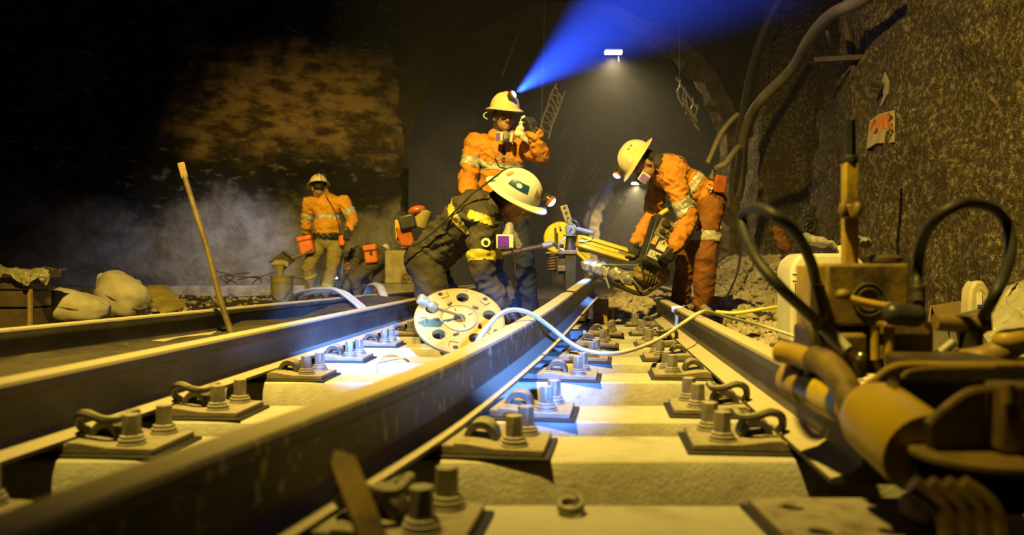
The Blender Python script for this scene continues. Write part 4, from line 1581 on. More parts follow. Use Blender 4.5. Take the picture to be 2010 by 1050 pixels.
# lamp battery on the belt and its cord
bt = J['pelvis'] + V((-0.14, -0.02, 0.13))
bm_ = Matrix.Rotation(R(-14), 3, 'Y')
bo = MB().box(W(797, 466, 4.68), (0.085, 0.07, 0.13), bm_).build('lamp_battery', red_pl, root, bevel=0.01)
MB().box(W(800, 436, 4.66), (0.095, 0.075, 0.085), bm_).build('battery_cap', black_pl, bo, bevel=0.012)
MB().ell(W(818, 414, 4.72), (0.055, 0.045, 0.032), bm_).build('rescue_canister_lid', red_pl, root)
MB().lathe([(0.02, 0), (0.052, 0.0), (0.055, 0.01), (0.055, 0.10), (0.02, 0.11)], W(823, 446, 4.74), (0.25, 0, 1), 18).build('rescue_canister', khaki_tr, root, angle=30)
MB().bar(W(783, 478, 4.70), W(780, 432, 4.70), 0.014, 0.03).build('battery_strap', machine_y, root, bevel=0.003)
pts = [on(270, 15, 0.006), W(952, 362, 4.42), W(930, 378, 4.40), W(900, 408, 4.42), W(860, 447, 4.46), W(832, 470, 4.50), W(808, 482, 4.52), W(785, 480, 4.54), W(771, 462, 4.56), W(770, 435, 4.58), W(783, 418, 4.62), W(797, 424, 4.64)]
MB().tube(spline(pts, 6), 0.0058, 7).build('lamp_cord', rubber, root)
spot('cap_lamp_kneeling', lp2, W(1330, 614, 5.12), 1400, (0.45, 0.60, 1.0), 9, 0.7, 0.015)

# ---------------------------------------------------------------- man standing, hand to his brim
J = dict(pelvis=W(985, 400, 6.5), chest=W(984, 310, 6.5), neck=W(986, 264, 6.47), shR=W(934, 282, 6.5), shL=W(1036, 280, 6.48),
         elR=W(917, 352, 6.46), wrR=W(925, 412, 6.28), elL=W(1060, 306, 6.22), wrL=W(1050, 262, 6.12),
         hipR=W(962, 416, 6.5), hipL=W(1008, 416, 6.5), knR=W(968, 512, 6.42), knL=W(1028, 508, 6.36), ankleR=W(972, 612, 6.5), ankleL=W(1040, 610, 6.42))
up1, fw1 = V((0.08, -0.12, 1)), V((0.30, -0.93, -0.15))
hc1 = W(990, 222, 6.40)
root, jk, tr, ho, on, lp1, (T1, m1) = person('standing man in orange jacket with glowing cap lamp and a raised gloved hand', J, hc1, up1, fw1,
                                          dict(jacket=orange, trousers=jeans, gauntlet=0.05), True, (0.85, -0.30, 0.42), shell=shell_y, toe=(0.25, -1, 0), fold=0.013, tight=1.06, lampt=42,
                                          hands={'L': (V((-0.25, -0.08, 1)), V((-0.6, 0.6, 0.1)), -1, (30, 45, 30))})
strip(jk, limb_band(J['shR'], J['elR'], 0.42, 0.66, 0.11), 'sleeve_tape', silver, root)
strip(jk, slab(J['chest'] + V((0, 0, -0.08)), (0.03, 0, 1), 0.030, lambda p: abs(p.x - J['chest'].x) < 0.175 and p.z < 1.5), 'chest_tape', silver, root)
strip(jk, lambda p: p.y < 6.45 and abs(p.x - (J['chest'].x + 0.02)) < 0.012 and p.z < 1.56, 'front_placket', orange_dirty, root)
cl = cloth('collar', [('cap', J['neck'] + V((-0.05, -0.02, -0.02)), J['neck'] + V((0.05, -0.02, -0.02)), 0.068, 0.068)], orange, root, 0.009, 3, 0.006, 16)
cloth('balaclava', head_prims(hc1 - m1 @ V((0, 0.022, 0)), m1, J['neck'], 0.006)[:1] + [('cap', hc1 + m1 @ V((0, -0.03, -0.07)), J['neck'], 0.075, 0.082)], black_cl, root, 0.008, 2, 0.004, 20)
# goggles
for s_ in (-1, 1):
    MB().ell(hc1 + m1 @ V((0.033 * s_, 0.094, -0.034)), (0.031, 0.010, 0.021), m1, 14, 8).build('goggle_lens', glass_m, root)
MB().bar(hc1 + m1 @ V((-0.012, 0.10, -0.03)), hc1 + m1 @ V((0.012, 0.10, -0.03)), 0.006, 0.006).build('goggle_bridge', clean_steel, root)
respirator(root, W(992, 268, 6.26), m1, pink_f, (0, 0, 0), 1.05)
pts = [W(968, 216, 6.42), W(952, 222, 6.40), W(950, 229, 6.38), W(957, 234, 6.38)]
MB().tube(spline(pts, 5), 0.004, 6).build('chin_strap', white_s, root)
pts = [W(968, 296, 6.30), W(976, 306, 6.27), W(990, 308, 6.26), W(1004, 312, 6.26), W(1014, 322, 6.28)]
MB().tube(spline(pts, 5), 0.006, 6).build('breathing_lead', grey_pl, root)
rag = cloth('rag', [('cap', W(1030, 232, 6.22), W(1018, 262, 6.2), 0.022, 0.035), ('cap', W(1018, 262, 6.2), W(1035, 275, 6.2), 0.03, 0.016)], white_s, root, 0.008, 2, 0.010, 22)
beam1 = spot('cap_lamp_standing', lp1, lp1 + V((0.60, 0.35, 0.54)), 34000, (0.020, 0.080, 1.0), 42, 1.0, 0.02)

# ---------------------------------------------------------------- operator bent over the machine
J = dict(pelvis=W(1388, 392, 6.2), chest=W(1322, 342, 6.16), neck=W(1284, 322, 6.12), shL=W(1322, 352, 5.98), shR=W(1298, 342, 6.36),
         elR=W(1278, 424, 6.38), wrR=W(1250, 478, 6.22), elL=W(1352, 432, 5.92), wrL=W(1322, 486, 5.86),
         hipL=W(1395, 408, 6.07), hipR=W(1384, 404, 6.34), knL=W(1386, 505, 6.02), knR=W(1350, 498, 6.44), ankleL=W(1378, 597, 6.08), ankleR=W(1334, 594, 6.64))
up3, fw3 = V((-0.83, -0.04, 0.55)), V((-0.55, -0.08, -0.83))
hc3 = W(1256, 316, 6.06)
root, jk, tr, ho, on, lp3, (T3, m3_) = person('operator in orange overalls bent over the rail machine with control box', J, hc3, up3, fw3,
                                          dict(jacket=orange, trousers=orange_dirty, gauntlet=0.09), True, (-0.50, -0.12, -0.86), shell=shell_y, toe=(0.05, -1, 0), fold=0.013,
                                          hands={'R': (V((-0.35, -0.1, -0.9)), V((-0.1, 0.9, -0.1)), 1, (35, 50, 35)), 'L': (V((-0.55, -0.1, -0.8)), V((-0.3, 0.9, 0.2)), 1, (40, 55, 35))})
sticker(ho, on, 168, 192, 18, 34, yel_s, 'name_sticker')
sticker(ho, on, 194, 206, 40, 52, brown_s, 'round_sticker', shape='disc')
sticker(ho, on, 178, 188, 42, 54, brown_s, 'round_sticker', shape='disc')
sticker(ho, on, 140, 158, 10, 24, white_s, 'white_sticker')
zc = (J['pelvis'] - J['chest']).normalized()
strip(jk, slab(J['chest'].lerp(J['pelvis'], 0.42), zc, 0.028), 'back_tape', silver, root)
strip(jk, limb_band(J['shL'], J['elL'], 0.55, 0.78, 0.11), 'sleeve_tape', silver, root)
strip(tr, limb_band(J['hipL'], J['knL'], 0.50, 0.68, 0.13), 'leg_tape', silver, root)
strip(tr, limb_band(J['hipR'], J['knR'], 0.50, 0.68, 0.13), 'leg_tape', silver, root)
cloth('hood', [('cap', J['neck'] + V((0.02, -0.04, 0)), J['neck'] + V((0.02, 0.04, 0)), 0.075, 0.075), ('cap', hc3 + m3_ @ V((0, -0.045, -0.03)), J['neck'], 0.070, 0.078)], black_cl, root, 0.009, 3, 0.006, 16)
respirator(root, hc3, m3_, pink_f, (0, 0.095, -0.085), 1.05)
bp_ = J['pelvis'].lerp(J['chest'], 0.10)
strip(jk, slab(bp_, zc, 0.024), 'belt', black_pl, root, 0.010)
MB().box(W(1412, 362, 6.05), (0.085, 0.075, 0.13), Matrix.Rotation(R(8), 3, 'Y')).build('lamp_battery', red_pl, root, bevel=0.008)
MB().box(W(1408, 338, 6.05), (0.05, 0.045, 0.07), Matrix.Rotation(R(8), 3, 'Y')).build('battery_cap', black_pl, root, bevel=0.008)
MB().torus(W(1393, 368, 6.0), (0.2, -1, 0), 0.022, 0.004, 14, 6).build('belt_buckle', clean_steel, root)
pts = [on(270, 15, 0.006), W(1282, 262, 6.08), W(1300, 280, 6.05), W(1320, 292, 6.02), W(1350, 300, 6.0), W(1385, 318, 6.0), W(1405, 335, 6.02)]
MB().tube(spline(pts, 6), 0.005, 6).build('lamp_cord', rubber, root)
spot('cap_lamp_operator', lp3, lp3 + V((-0.52, -0.10, -0.84)), 150, COOL, 60, 0.9, 0.02)

# ---------------------------------------------------------------- man in orange shirt seen from behind
J = dict(pelvis=W(643, 470, 10.8), chest=W(641, 408, 10.8), neck=W(634, 380, 10.78), shL=W(606, 399, 10.8), shR=W(676, 396, 10.78),
         elR=W(693, 432, 10.72), wrR=W(684, 452, 10.52), elL=W(602, 442, 10.88), wrL=W(608, 470, 11.05),
         hipL=W(627, 482, 10.8), hipR=W(660, 481, 10.8), knL=W(604, 528, 10.72), knR=W(652, 530, 10.74), ankleL=W(620, 577, 10.85), ankleR=W(640, 577, 10.7))
up4, fw4 = V((-0.05, 0.22, 1)), V((-0.45, 0.85, -0.25))
hc4 = W(625, 366, 10.72)
root, jk, tr, ho, on, lp4, (T4, m4) = person('man in orange shirt and khaki trousers standing with his back turned by the rock face', J, hc4, up4, fw4,
                                          dict(jacket=orange_y, trousers=khaki_tr), True, (-0.62, 0.70, 0.15), shell=shell_y, voxel=0.011, toe=(-0.3, 1, 0), fold=0.012, tight=1.04)
sticker(ho, on, 236, 252, 30, 56, brown_s, 'round_sticker', shape='disc')
sticker(ho, on, 300, 318, 30, 56, brown_s, 'round_sticker', shape='disc')
strip(jk, slab(J['chest'] + V((0, 0, -0.12)), (0, 0, 1), 0.030, lambda p: abs(p.x - J['chest'].x) < 0.185), 'back_tape', silver, root)
strip(jk, limb_band(J['shR'], J['elR'], 0.45, 0.75, 0.11), 'sleeve_tape', silver, root)
strip(jk, limb_band(J['shL'], J['elL'], 0.45, 0.72, 0.11), 'sleeve_tape', silver, root)
strip(tr, limb_band(J['knL'], J['ankleL'], 0.20, 0.30, 0.12), 'leg_tape', lime, root)
strip(tr, limb_band(J['knR'], J['ankleR'], 0.60, 0.70, 0.12), 'leg_tape', lime, root)
strip(jk, slab(J['pelvis'] + V((0, 0, 0.04)), (0, 0, 1), 0.045), 'tool_belt', black_pl, root, 0.012)
strip(jk, slab(J['pelvis'] + V((0, 0, -0.025)), (0, 0, 1), 0.012), 'belt_edge', white_s, root, 0.014)
po = MB().box(W(601, 481, 10.62), (0.19, 0.12, 0.25), Matrix.Rotation(R(-12), 3, 'Y')).build('hip_pouch', pouch_m, root, bevel=0.04, seg=4)
MB().box(W(598, 468, 10.60), (0.20, 0.13, 0.07), Matrix.Rotation(R(-12), 3, 'Y')).build('pouch_flap', pouch_m, po, bevel=0.025, seg=3)
MB().box(W(672, 472, 10.66), (0.09, 0.09, 0.14)).build('side_pouch', pouch_m, root, bevel=0.02)
pts = [on(270, 15, 0.006), W(640, 385, 10.62), W(652, 405, 10.62), W(660, 425, 10.62), W(666, 445, 10.62), W(665, 465, 10.62)]
MB().tube(spline(pts, 5), 0.006, 6).build('lamp_cord', rubber, root)
for dx in (-0.08, 0.0, 0.09):
    MB().torus(J['pelvis'] + V((dx, -0.17, 0.05)), (0, -1, 0), 0.022, 0.006, 14, 6).build('belt_ring', clean_steel, root)
spot('cap_lamp_by_rock_face', lp4, lp4 + V((-0.75, 0.62, -0.36)), 170, (0.42, 0.55, 1.0), 64, 1.0, 0.02)

# ---------------------------------------------------------------- man stooping with an orange pouch
J = dict(pelvis=W(745, 500, 10.9), chest=W(712, 500, 11.3), neck=W(690, 510, 11.2), shL=W(700, 500, 11.05), shR=W(702, 505, 11.55),
         elR=W(690, 545, 11.55), wrR=W(680, 572, 11.45), elL=W(690, 542, 11.1), wrL=W(678, 570, 11.05),
         hipL=W(740, 510, 10.78), hipR=W(752, 510, 11.05), knL=W(696, 546, 10.75), knR=W(742, 548, 10.95), ankleL=W(706, 578, 10.85), ankleR=W(738, 577, 11.0))
up5, fw5 = V((-0.92, -0.25, 0.10)), V((-0.10, -0.2, -0.95))
hc5 = W(675, 519, 11.05)
root, jk, tr, ho, on, lp5, (T5, m5) = person('man in dark clothes stooping low with an orange pouch on his hip', J, hc5, up5, fw5,
                                          dict(jacket=dark_tr, trousers=dark_tr), True, (-0.35, -0.5, -0.8), shell=shell_w, voxel=0.012, toe=(-1, 0.2, 0), fold=0.012)
po = MB().box(W(728, 499, 10.66), (0.17, 0.10, 0.24), Matrix.Rotation(R(-8), 3, 'Y')).build('hip_pouch', pouch_m, root, bevel=0.03, seg=4)
MB().box(W(726, 486, 10.63), (0.18, 0.115, 0.08), Matrix.Rotation(R(-8), 3, 'Y')).build('pouch_flap', pouch_m, po, bevel=0.02, seg=3)
MB().box(W(728, 496, 10.59), (0.03, 0.03, 0.05)).build('pouch_buckle', black_pl, po, bevel=0.004)
MB().ell(W(757, 490, 10.9), (0.06, 0.06, 0.08)).build('rag', white_s, root)
spot('cap_lamp_stooping', lp5, lp5 + V((-0.1, -0.4, -0.9)), 14, COOL, 80, 1.0, 0.02)
# ================================================================== gloves on the jerrycan
glove_loose(W(1600, 473, 4.86), rotz(10) @ Matrix.Rotation(R(14), 3, 'Y'), mat('grey_knit', (0.13, 0.13, 0.17), (0.34, 0.33, 0.33), 9, 0.9), 'grey knitted work glove with spread fingers lying on the jerrycan')
glove_loose(W(1688, 474, 4.95), rotz(-150) @ Matrix.Rotation(R(-6), 3, 'Y'), mat('blue_knit', (0.12, 0.13, 0.22), (0.26, 0.27, 0.30), 9, 0.9), 'bluish knitted work glove beside the jerrycan spout')

# cardboard box and bottle against the side wall
bd_ = 4.0
t = thing('cardboard_box', W(1850, 690, bd_), 'open grey cardboard box beside the flecked side wall', 'box')
card = mat('cardboard', (0.20, 0.18, 0.15), (0.15, 0.13, 0.10), 5, 0.85, 0, 0.1)
card_in = mat('brown_cardboard', (0.26, 0.17, 0.08), (0.20, 0.13, 0.06), 5, 0.85, 0, 0.1)
fl, fr, bl, br = W(1822, 628, bd_), W(1952, 600, bd_), W(1826, 600, bd_ + 0.5), W(1975, 576, bd_ + 0.5)
for nm, a, b in (('front_panel', fl, fr), ('back_panel', bl, br), ('end_panel', fl, bl), ('end_panel', fr, br)):
    d_ = (b - a)
    nrm = V((d_.y, -d_.x, 0)).normalized()
    p = MB().prism([a, b, V((b.x, b.y, 0.0)), V((a.x, a.y, 0.0))], nrm * 0.008)
    p.build(nm, card if nm == 'front_panel' else card_in, t)
mk = MB()
strokes(mk, W(1872, 660, bd_ - 0.02), (0.03, 0, 0), (0, 0, 0.045), [[(0, 1), (0.9, 1)], [(0.45, 1), (0.45, 0)], [(1.1, 0.8), (1.1, 0)], [(1.4, 0), (1.4, 0.8), (2.0, 0), (2.0, 0.8)]], 0.0022)
mk.torus(W(1884, 650, bd_ - 0.02), (0, -1, 0), 0.06, 0.0022, 24, 5)
mk.build('printed_mark', grime, t)
t = thing('oil_bottle', W(1917, 640, 4.2), 'beige plastic bottle with black cap standing in the cardboard box', 'bottle')
oc = W(1917, 0, 4.2)
zt_, z0_ = W(0, 546, 4.2).z, 0.0
beige = mat('beige_plastic', (0.48, 0.43, 0.30), (0.42, 0.37, 0.25), 8, 0.45)
prof = [(-0.058, z0_), (-0.058, zt_ - 0.17), (-0.05, zt_ - 0.06), (-0.022, zt_ - 0.012), (0.022, zt_ - 0.012), (0.052, zt_ - 0.06), (0.066, zt_ - 0.17), (0.062, z0_)]
MB().prism([(oc.x + x, 4.17, z) for x, z in prof], (0, 0.09, 0)).build('body', beige, t, bevel=0.016, seg=3)
MB().cyl((oc.x - 0.002, 4.215, zt_ - 0.014), (oc.x - 0.002, 4.215, zt_ + 0.014), 0.024, n=18).build('cap', black_pl, t, bevel=0.003)
MB().box((oc.x - 0.004, 4.166, zt_ - 0.115), (0.028, 0.004, 0.08)).build('label_panel', white_s, t, bevel=0.006)
MB().box((oc.x - 0.004, 4.163, zt_ - 0.145), (0.026, 0.003, 0.016)).build('label_band', mat('blue_print', (0.03, 0.10, 0.45), None, 5, 0.5), t)
MB().tube(spline([(oc.x + 0.005, 4.165, zt_ - 0.05), (oc.x + 0.03, 4.162, zt_ - 0.09), (oc.x + 0.03, 4.162, zt_ - 0.15), (oc.x + 0.02, 4.165, zt_ - 0.17)], 5), 0.006, 6).build('grip_edge', beige, t)
# heap of clear plastic sheet
mb = MB()
n, m_ = 28, 22
vs_, fs = [], []
for i in range(n + 1):
    for j in range(m_ + 1):
        u, v = i / n, j / m_
        p = W(1935 + 150 * u, 690 - 185 * v * (0.55 + 0.6 * u), 3.6 + 0.35 * v)
        p += V((0, -0.16 * math.sin(u * 3.1) * (1 - 0.6 * v) + 0.06 * fbm(u * 3, v * 3, 1, 2.0), 0.03 * fbm(u * 4, v * 4, 9, 1.6)))
        vs_.append(p)
for i in range(n):
    fs += [(i * (m_ + 1) + j, i * (m_ + 1) + j + 1, (i + 1) * (m_ + 1) + j + 1, (i + 1) * (m_ + 1) + j) for j in range(m_)]
o = solo(mb.add(vs_, fs), 'plastic_sheet', film, 'crumpled clear plastic sheet heaped by the side wall', 'plastic sheet', angle=70)
sm = o.modifiers.new('thickness', 'SOLIDIFY')
sm.thickness = 0.002

# sign painted on a rag panel on the wall
from mathutils.bvhtree import BVHTree
wo = bpy.data.objects['wall_right']
WALLT = BVHTree.FromPolygons([v.co + wo.location for v in wo.data.vertices], [tuple(p.vertices) for p in wo.data.polygons])


def wall_pt(px, py):
    dv = (W(px, py, 1.0) - V((0, 0, EYE))).normalized()
    hit = WALLT.ray_cast(V((0, 0, EYE)), dv, 30)[0]
    return hit - dv * 0.02


t = thing('painted_sign', wall_pt(1730, 250), 'pale painted patch with red brush letters on the side wall', 'sign')
q = [wall_pt(1702, 294), wall_pt(1708, 238), wall_pt(1726, 224), wall_pt(1757, 216), wall_pt(1757, 280), wall_pt(1722, 282)]
MB().prism(q, V((-0.012, -0.008, 0))).build('panel', mat('pale_paint', (0.52, 0.42, 0.26), (0.40, 0.31, 0.18), 9, 0.8, 0, 0.3, 30), t, bevel=0.004)
red_p = mat('red_brush_paint', (0.52, 0.12, 0.03), (0.42, 0.10, 0.03), 20, 0.7)
o_ = wall_pt(1711, 274) + V((-0.02, -0.012, 0))
ex = (wall_pt(1757, 252) - wall_pt(1711, 268))
ey = V((0, 0, 0.17))
mk = MB()
strokes(mk, o_, ex, ey, [[(0.02, 0), (0.06, 0.9)], [(0.22, 0.95), (0.05, 0.45), (0.20, 0.1)], [(0.26, 0.1), (0.30, 0.95), (0.42, 0.15), (0.46, 1.0)], [(0.50, 1.0), (0.56, 0.2), (0.64, 1.0)], [(0.64, 1.0), (0.68, 0.3)],
                          [(0.78, 0.1), (0.80, 1.0)], [(0.80, 1.0), (0.92, 0.8), (0.80, 0.55), (0.95, 0.1)]], 0.009)
mk.build('lettering', red_p, t)
# scrape of plaster and a bolt head above the sign
mb = MB()
q = [wall_pt(1738, 142), wall_pt(1746, 160), wall_pt(1744, 185), wall_pt(1732, 208), wall_pt(1728, 210), wall_pt(1736, 188), wall_pt(1732, 165)]
mb.prism(q, V((-0.012, -0.005, 0)))
solo(mb, 'plaster_patch', curb_m, 'thin curved smear of pale plaster above the painted sign', 'plaster')
t = thing('rock_bolt', wall_pt(1712, 168), 'dark rock bolt end sticking out of the wall above the sign', 'bolt')
a = wall_pt(1738, 167) + V((0.05, 0, 0))
b = a + V((-0.20, -0.05, 0))
MB().cyl(a, b, 0.016, n=10).build('shank', grime, t)
MB().cyl(a.lerp(b, 0.5), a.lerp(b, 0.9), 0.032, n=6).build('nut', grime, t, bevel=0.003)
# rod leaning on the wall
mb = MB().tube([W(1703, 474, 5.9), W(1750, 316, 6.35)], 0.013, 8)
solo(mb, 'steel_rod', grime, 'thin dark steel rod leaning on the wall under the sign', 'rod')

# thick pipe and hoses along the roof
def pipe(pts, r, m, label, name='service_pipe', cat='pipe', grp=None, n=10):
    return solo(MB().tube(spline([W(*p) for p in pts], 8), r, n), name, m, label, cat, grp)


pipe_m = mat('grey_pipe', (0.22, 0.19, 0.15), (0.13, 0.11, 0.085), 5, 0.6, 0, 0.3, 20)
pipe([(1750, -40, 6.4), (1690, 2, 6.8), (1630, 30, 7.3), (1590, 75, 7.8), (1555, 135, 8.5), (1500, 190, 9.0), (1470, 235, 9.5), (1455, 300, 10.0), (1448, 380, 10.4)], 0.058, pipe_m, 'thick grey service pipe bending down from the roof')
pipe([(1540, -20, 9.5), (1500, 60, 9.8), (1475, 140, 10.2), (1460, 220, 10.6), (1440, 330, 11.0)], 0.05, mat('dark_pipe', (0.05, 0.045, 0.04), None, 5, 0.7), 'dark service pipe behind the thick grey one')
hose_m = mat('tan_hose', (0.36, 0.29, 0.14), (0.27, 0.21, 0.10), 6, 0.6, 0, 0.15)
pipe([(1448, 225, 9.8), (1432, 240, 9.7), (1412, 268, 9.6), (1398, 300, 9.6), (1388, 322, 9.6)], 0.030, hose_m, 'tan hose hanging behind the back of the bent operator', 'roof_hose', 'hose')
pipe([(1450, 288, 9.8), (1440, 300, 9.7), (1425, 320, 9.6), (1408, 330, 9.6), (1395, 352, 9.6)], 0.034, hose_m, 'short tan hose bend beside the battery of the bent operator', 'roof_hose', 'hose')
pipe([(1462, 410, 9.0), (1458, 470, 9.0), (1448, 530, 8.8), (1430, 575, 8.4), (1412, 596, 8.0)], 0.014, rubber, 'thin black cable hanging to the gravel behind the operator', 'hanging_cable', 'cable', n=8)
pipe([(1405, 612, 5.6), (1445, 614, 5.55), (1500, 606, 5.5), (1528, 602, 5.5)], 0.013, bright_y, 'yellow rod lying on the gravel beside the jerrycan', 'yellow_rod', 'rod', n=8)
# bracket and cable bundle on the wall
t = thing('pipe_bracket', W(1660, 90, 8.0), 'dark steel bracket arms holding pipes under the roof', 'bracket')
for (a, b) in (((1600, 118, 7.9), (1740, 110, 7.4)), ((1660, 40, 7.8), (1680, 150, 7.7)), ((1690, 150, 7.6), (1684, 172, 7.6))):
    MB().bar(W(*a), W(*b), 0.06, 0.05).build('arm', grime, t, bevel=0.005)
MB().bar(W(1622, 60, 7.8), W(1630, 90, 7.8), 0.035, 0.02).build('hook', clean_steel, t)
t = thing('hanging_gear', W(1585, 470, 8.2), 'black bag of cables hanging on the wall corner behind the jerrycan', 'bag')
cloth('bag', [('cap', W(1590, 410, 8.3), W(1588, 455, 8.25), 0.05, 0.09), ('cap', W(1588, 455, 8.25), W(1575, 480, 8.2), 0.09, 0.06)], black_pl, t, 0.012, 3, 0.02, 9)
for k in range(3):
    MB().torus(W(1585 + 6 * k, 440 + 10 * k, 8.12), (0.3, -1, 0.2 * k), 0.09, 0.012, 20, 6).build('cable_loop', rubber, t)
cl = thing('orange_cloth', W(1533, 470, 8.6), 'dark orange cloth hanging in the recess of the side wall', 'cloth')
cloth('cloth', [('cap', W(1525, 455, 8.7), W(1540, 482, 8.7), 0.05, 0.06)], orange_dirty, cl, 0.012, 3, 0.025, 8)


# dangling wire mesh and straps in the tunnel
def wires(name, corner, ex, ey, nx, ny, r, label, jit=0.03):
    mb = MB()
    for i in range(nx + 1):
        p = [V(corner) + V(ex) * (i / nx) + V(ey) * s_ + V((random.uniform(-jit, jit), random.uniform(-jit, jit), random.uniform(-jit, jit))) for s_ in np.linspace(-0.06, 1.08, 5)]
        mb.tube(p, r, 5)
    for j in range(ny + 1):
        p = [V(corner) + V(ey) * (j / ny) + V(ex) * s_ + V((random.uniform(-jit, jit), random.uniform(-jit, jit), random.uniform(-jit, jit))) for s_ in np.linspace(-0.12, 1.15, 5)]
        mb.tube(p, r, 5)
    mb.tube([V(corner), V(corner) + V((0.05, 0.2, 1.2)), V(corner) + V((0.1, 0.8, 6.0 - V(corner).z))], 0.0025, 5)
    return solo(mb, name, mat('pale_wire', (0.72, 0.66, 0.50), (0.60, 0.54, 0.40), 6, 0.5, 0.0), label, 'wire mesh', 'torn support mesh hanging from the roof')


d = 12.5
wires('wire_mesh', W(1062, 245, d), W(1088, 172, d) - W(1062, 245, d), W(1078, 252, d) - W(1062, 245, d) + V((0, 0.2, -0.05)), 7, 1, 0.013, 'torn strip of wire mesh curling behind the standing man')
wires('wire_mesh', W(1333, 195, d), W(1366, 245, d) - W(1333, 195, d), W(1333, 160, d) - W(1333, 195, d), 4, 1, 0.011, 'torn wire mesh dangling from the rib at the tunnel mouth')
d = 24
wires('wire_mesh', W(1150, 352, d), W(1168, 322, d) - W(1150, 352, d), W(1158, 362, d) - W(1150, 352, d), 3, 1, 0.012, 'small torn wire mesh on the lining deep in the tunnel')
wires('wire_mesh', W(1200, 412, 34), W(1222, 382, 34) - W(1200, 412, 34), W(1206, 420, 34) - W(1200, 412, 34), 6, 1, 0.014, 'ladder of torn wire mesh far down the tunnel')
mb = MB().bar(W(1342, 205, 12.4), W(1368, 240, 12.4), 0.10, 0.05)
solo(mb, 'mesh_plate', rib_m, 'clod of sprayed concrete caught in the dangling mesh', 'debris', bevel=0.01)
for k, (a, b, lab) in enumerate((((1016, 70, 14), (985, 150, 14), 'pale strap on the roof above the standing man'), ((1122, 236, 18), (1098, 276, 18), 'short pale strap on the lining behind the wire mesh'))):
    mb = MB().bar(W(*a), W(*b), 0.10, 0.02)
    solo(mb, 'roof_strap', mat('strap_steel', (0.20, 0.18, 0.16), None, 10, 0.6), lab, 'strap')

# ---- tunnel lamps
def tunnel_lamp(px, py, d, w_, power, label, strength):
    c = W(px, py, d)
    t = thing('tunnel_lamp', c, label, 'lamp', 'fluorescent lamps of the tunnel')
    MB().box(c + V((0, 0, 0.05)), (w_ * 1.05, 0.14, 0.05)).build('housing', white_pl, t, bevel=0.01)
    for s_ in (-1, 1):
        MB().cyl(c + V((-w_ / 2, 0.035 * s_, 0.0)), c + V((w_ / 2, 0.035 * s_, 0.0)), 0.022, n=10).build('tube', emit('lamp_tube', (1.0, 0.90, 0.68), strength), t)
    MB().tube([c + V((0, 0, 0.07)), c + V((0.03, 0, 0.9))], 0.008, 5).build('hanger', grime, t)
    MB().tube(spline([c + V((w_ * 0.3, 0, 0.04)), c + V((w_ * 0.33, -0.05, -0.12)), c + V((w_ * 0.36, 0, -0.16))], 4), 0.012, 5).build('lead', grime, t)
    ld = bpy.data.lights.new('lamp_light', 'SPOT')
    ld.spot_size = R(162)
    ld.spot_blend = 1.0
    ld.shadow_soft_size = 0.06
    ld.energy = power
    ld.color = (1.0, 0.76, 0.38)
    o = bpy.data.objects.new('lamp_light', ld)
    col.objects.link(o)
    o.parent = t
    o.location = (0, 0, -0.10)
    return t


tunnel_lamp(1204, 103, 14.6, 0.30, 1000, 'bright white fluorescent lamp hanging from the tunnel roof', 26)
tunnel_lamp(1248, 360, 36.0, 0.34, 2600, 'small bright lamp far down the tunnel', 40)

spot('rib_fill_light', W(1325, 345, 26), W(1150, 430, 31), 1500, (1.0, 0.72, 0.30), 120, 1.0, 0.08)  # added unseen light without a fixture, brightens the far ribs

# ================================================================== rail machine at the far rail end
t = thing('rail_machine', (0.9, 6.2, 0), 'yellow rail machine with gauge, arm and black control box at the rail end', 'machine')
D = 6.25
yd = W(1100, 468, D + 0.35)
MB().lathe([(0.02, -0.03), (0.125, -0.03), (0.137, -0.018), (0.137, 0.02), (0.125, 0.035), (0.02, 0.035)], yd, (-0.12, -1, 0.08), 40).build('guard_drum', bright_y, t, angle=30)
MB().cyl(W(1090, 447, D + 0.26), W(1091, 478, D + 0.26), 0.010, n=10).build('drum_lever', clean_steel, t)
MB().cyl(W(1099, 446, D + 0.30), W(1099, 446, D + 0.28), 0.008, n=10).build('drum_screw', grime, t)
# mast, gauge, punched lever
MB().lathe([(0.05, 0), (0.05, 0.02), (0.040, 0.05), (0.032, 0.12), (0.030, 0.14)], W(1119, 497, D), n=20).build('mast', black_pl, t, angle=30)
MB().lathe([(0.055, 0.0), (0.055, 0.010), (0.02, 0.012)], W(1119, 463, D), n=20).build('mast_collar', alu, t, angle=30)
go = MB().lathe([(0.01, -0.03), (0.042, -0.03), (0.046, -0.02), (0.046, 0.012), (0.040, 0.016), (0.038, 0.008), (0.005, 0.008)], W(1120, 450, D - 0.04), (-0.05, -1, 0.05), 30).build('gauge', alu, t, angle=30)
MB().lathe([(0.001, 0.009), (0.036, 0.009), (0.036, 0.011), (0.001, 0.011)], W(1120, 450, D - 0.04), (-0.05, -1, 0.05), 26).build('gauge_face', mat('gauge_blue', (0.45, 0.55, 0.75), (0.10, 0.16, 0.40), 14, 0.3), go)
MB().box(W(1120, 452, D - 0.055), (0.006, 0.004, 0.03), Matrix.Rotation(R(30), 3, 'Y')).build('gauge_needle', black_pl, go)
lv = MB()
a, b = W(1106, 403, D - 0.02), W(1117, 436, D - 0.02)
lv.bar(a, b, 0.060, 0.016, V((0, -1, 0)))
lo_ = lv.build('punched_lever', alu, t, bevel=0.006)
for f in (0.15, 0.45, 0.78):
    p = a.lerp(b, f) + V((0, -0.010, 0))
    MB().cyl(p, p + V((0, -0.004, 0)), 0.011, n=14).build('lever_hole', grime, lo_)
MB().tube([W(1115, 430, D - 0.02), W(1120, 442, D - 0.02)], 0.022, 10).build('lever_neck', alu, t)
MB().tube(spline([W(1122, 430, D), W(1132, 436, D), W(1138, 448, D)], 5), 0.006, 6).build('lever_wire', clean_steel, t)
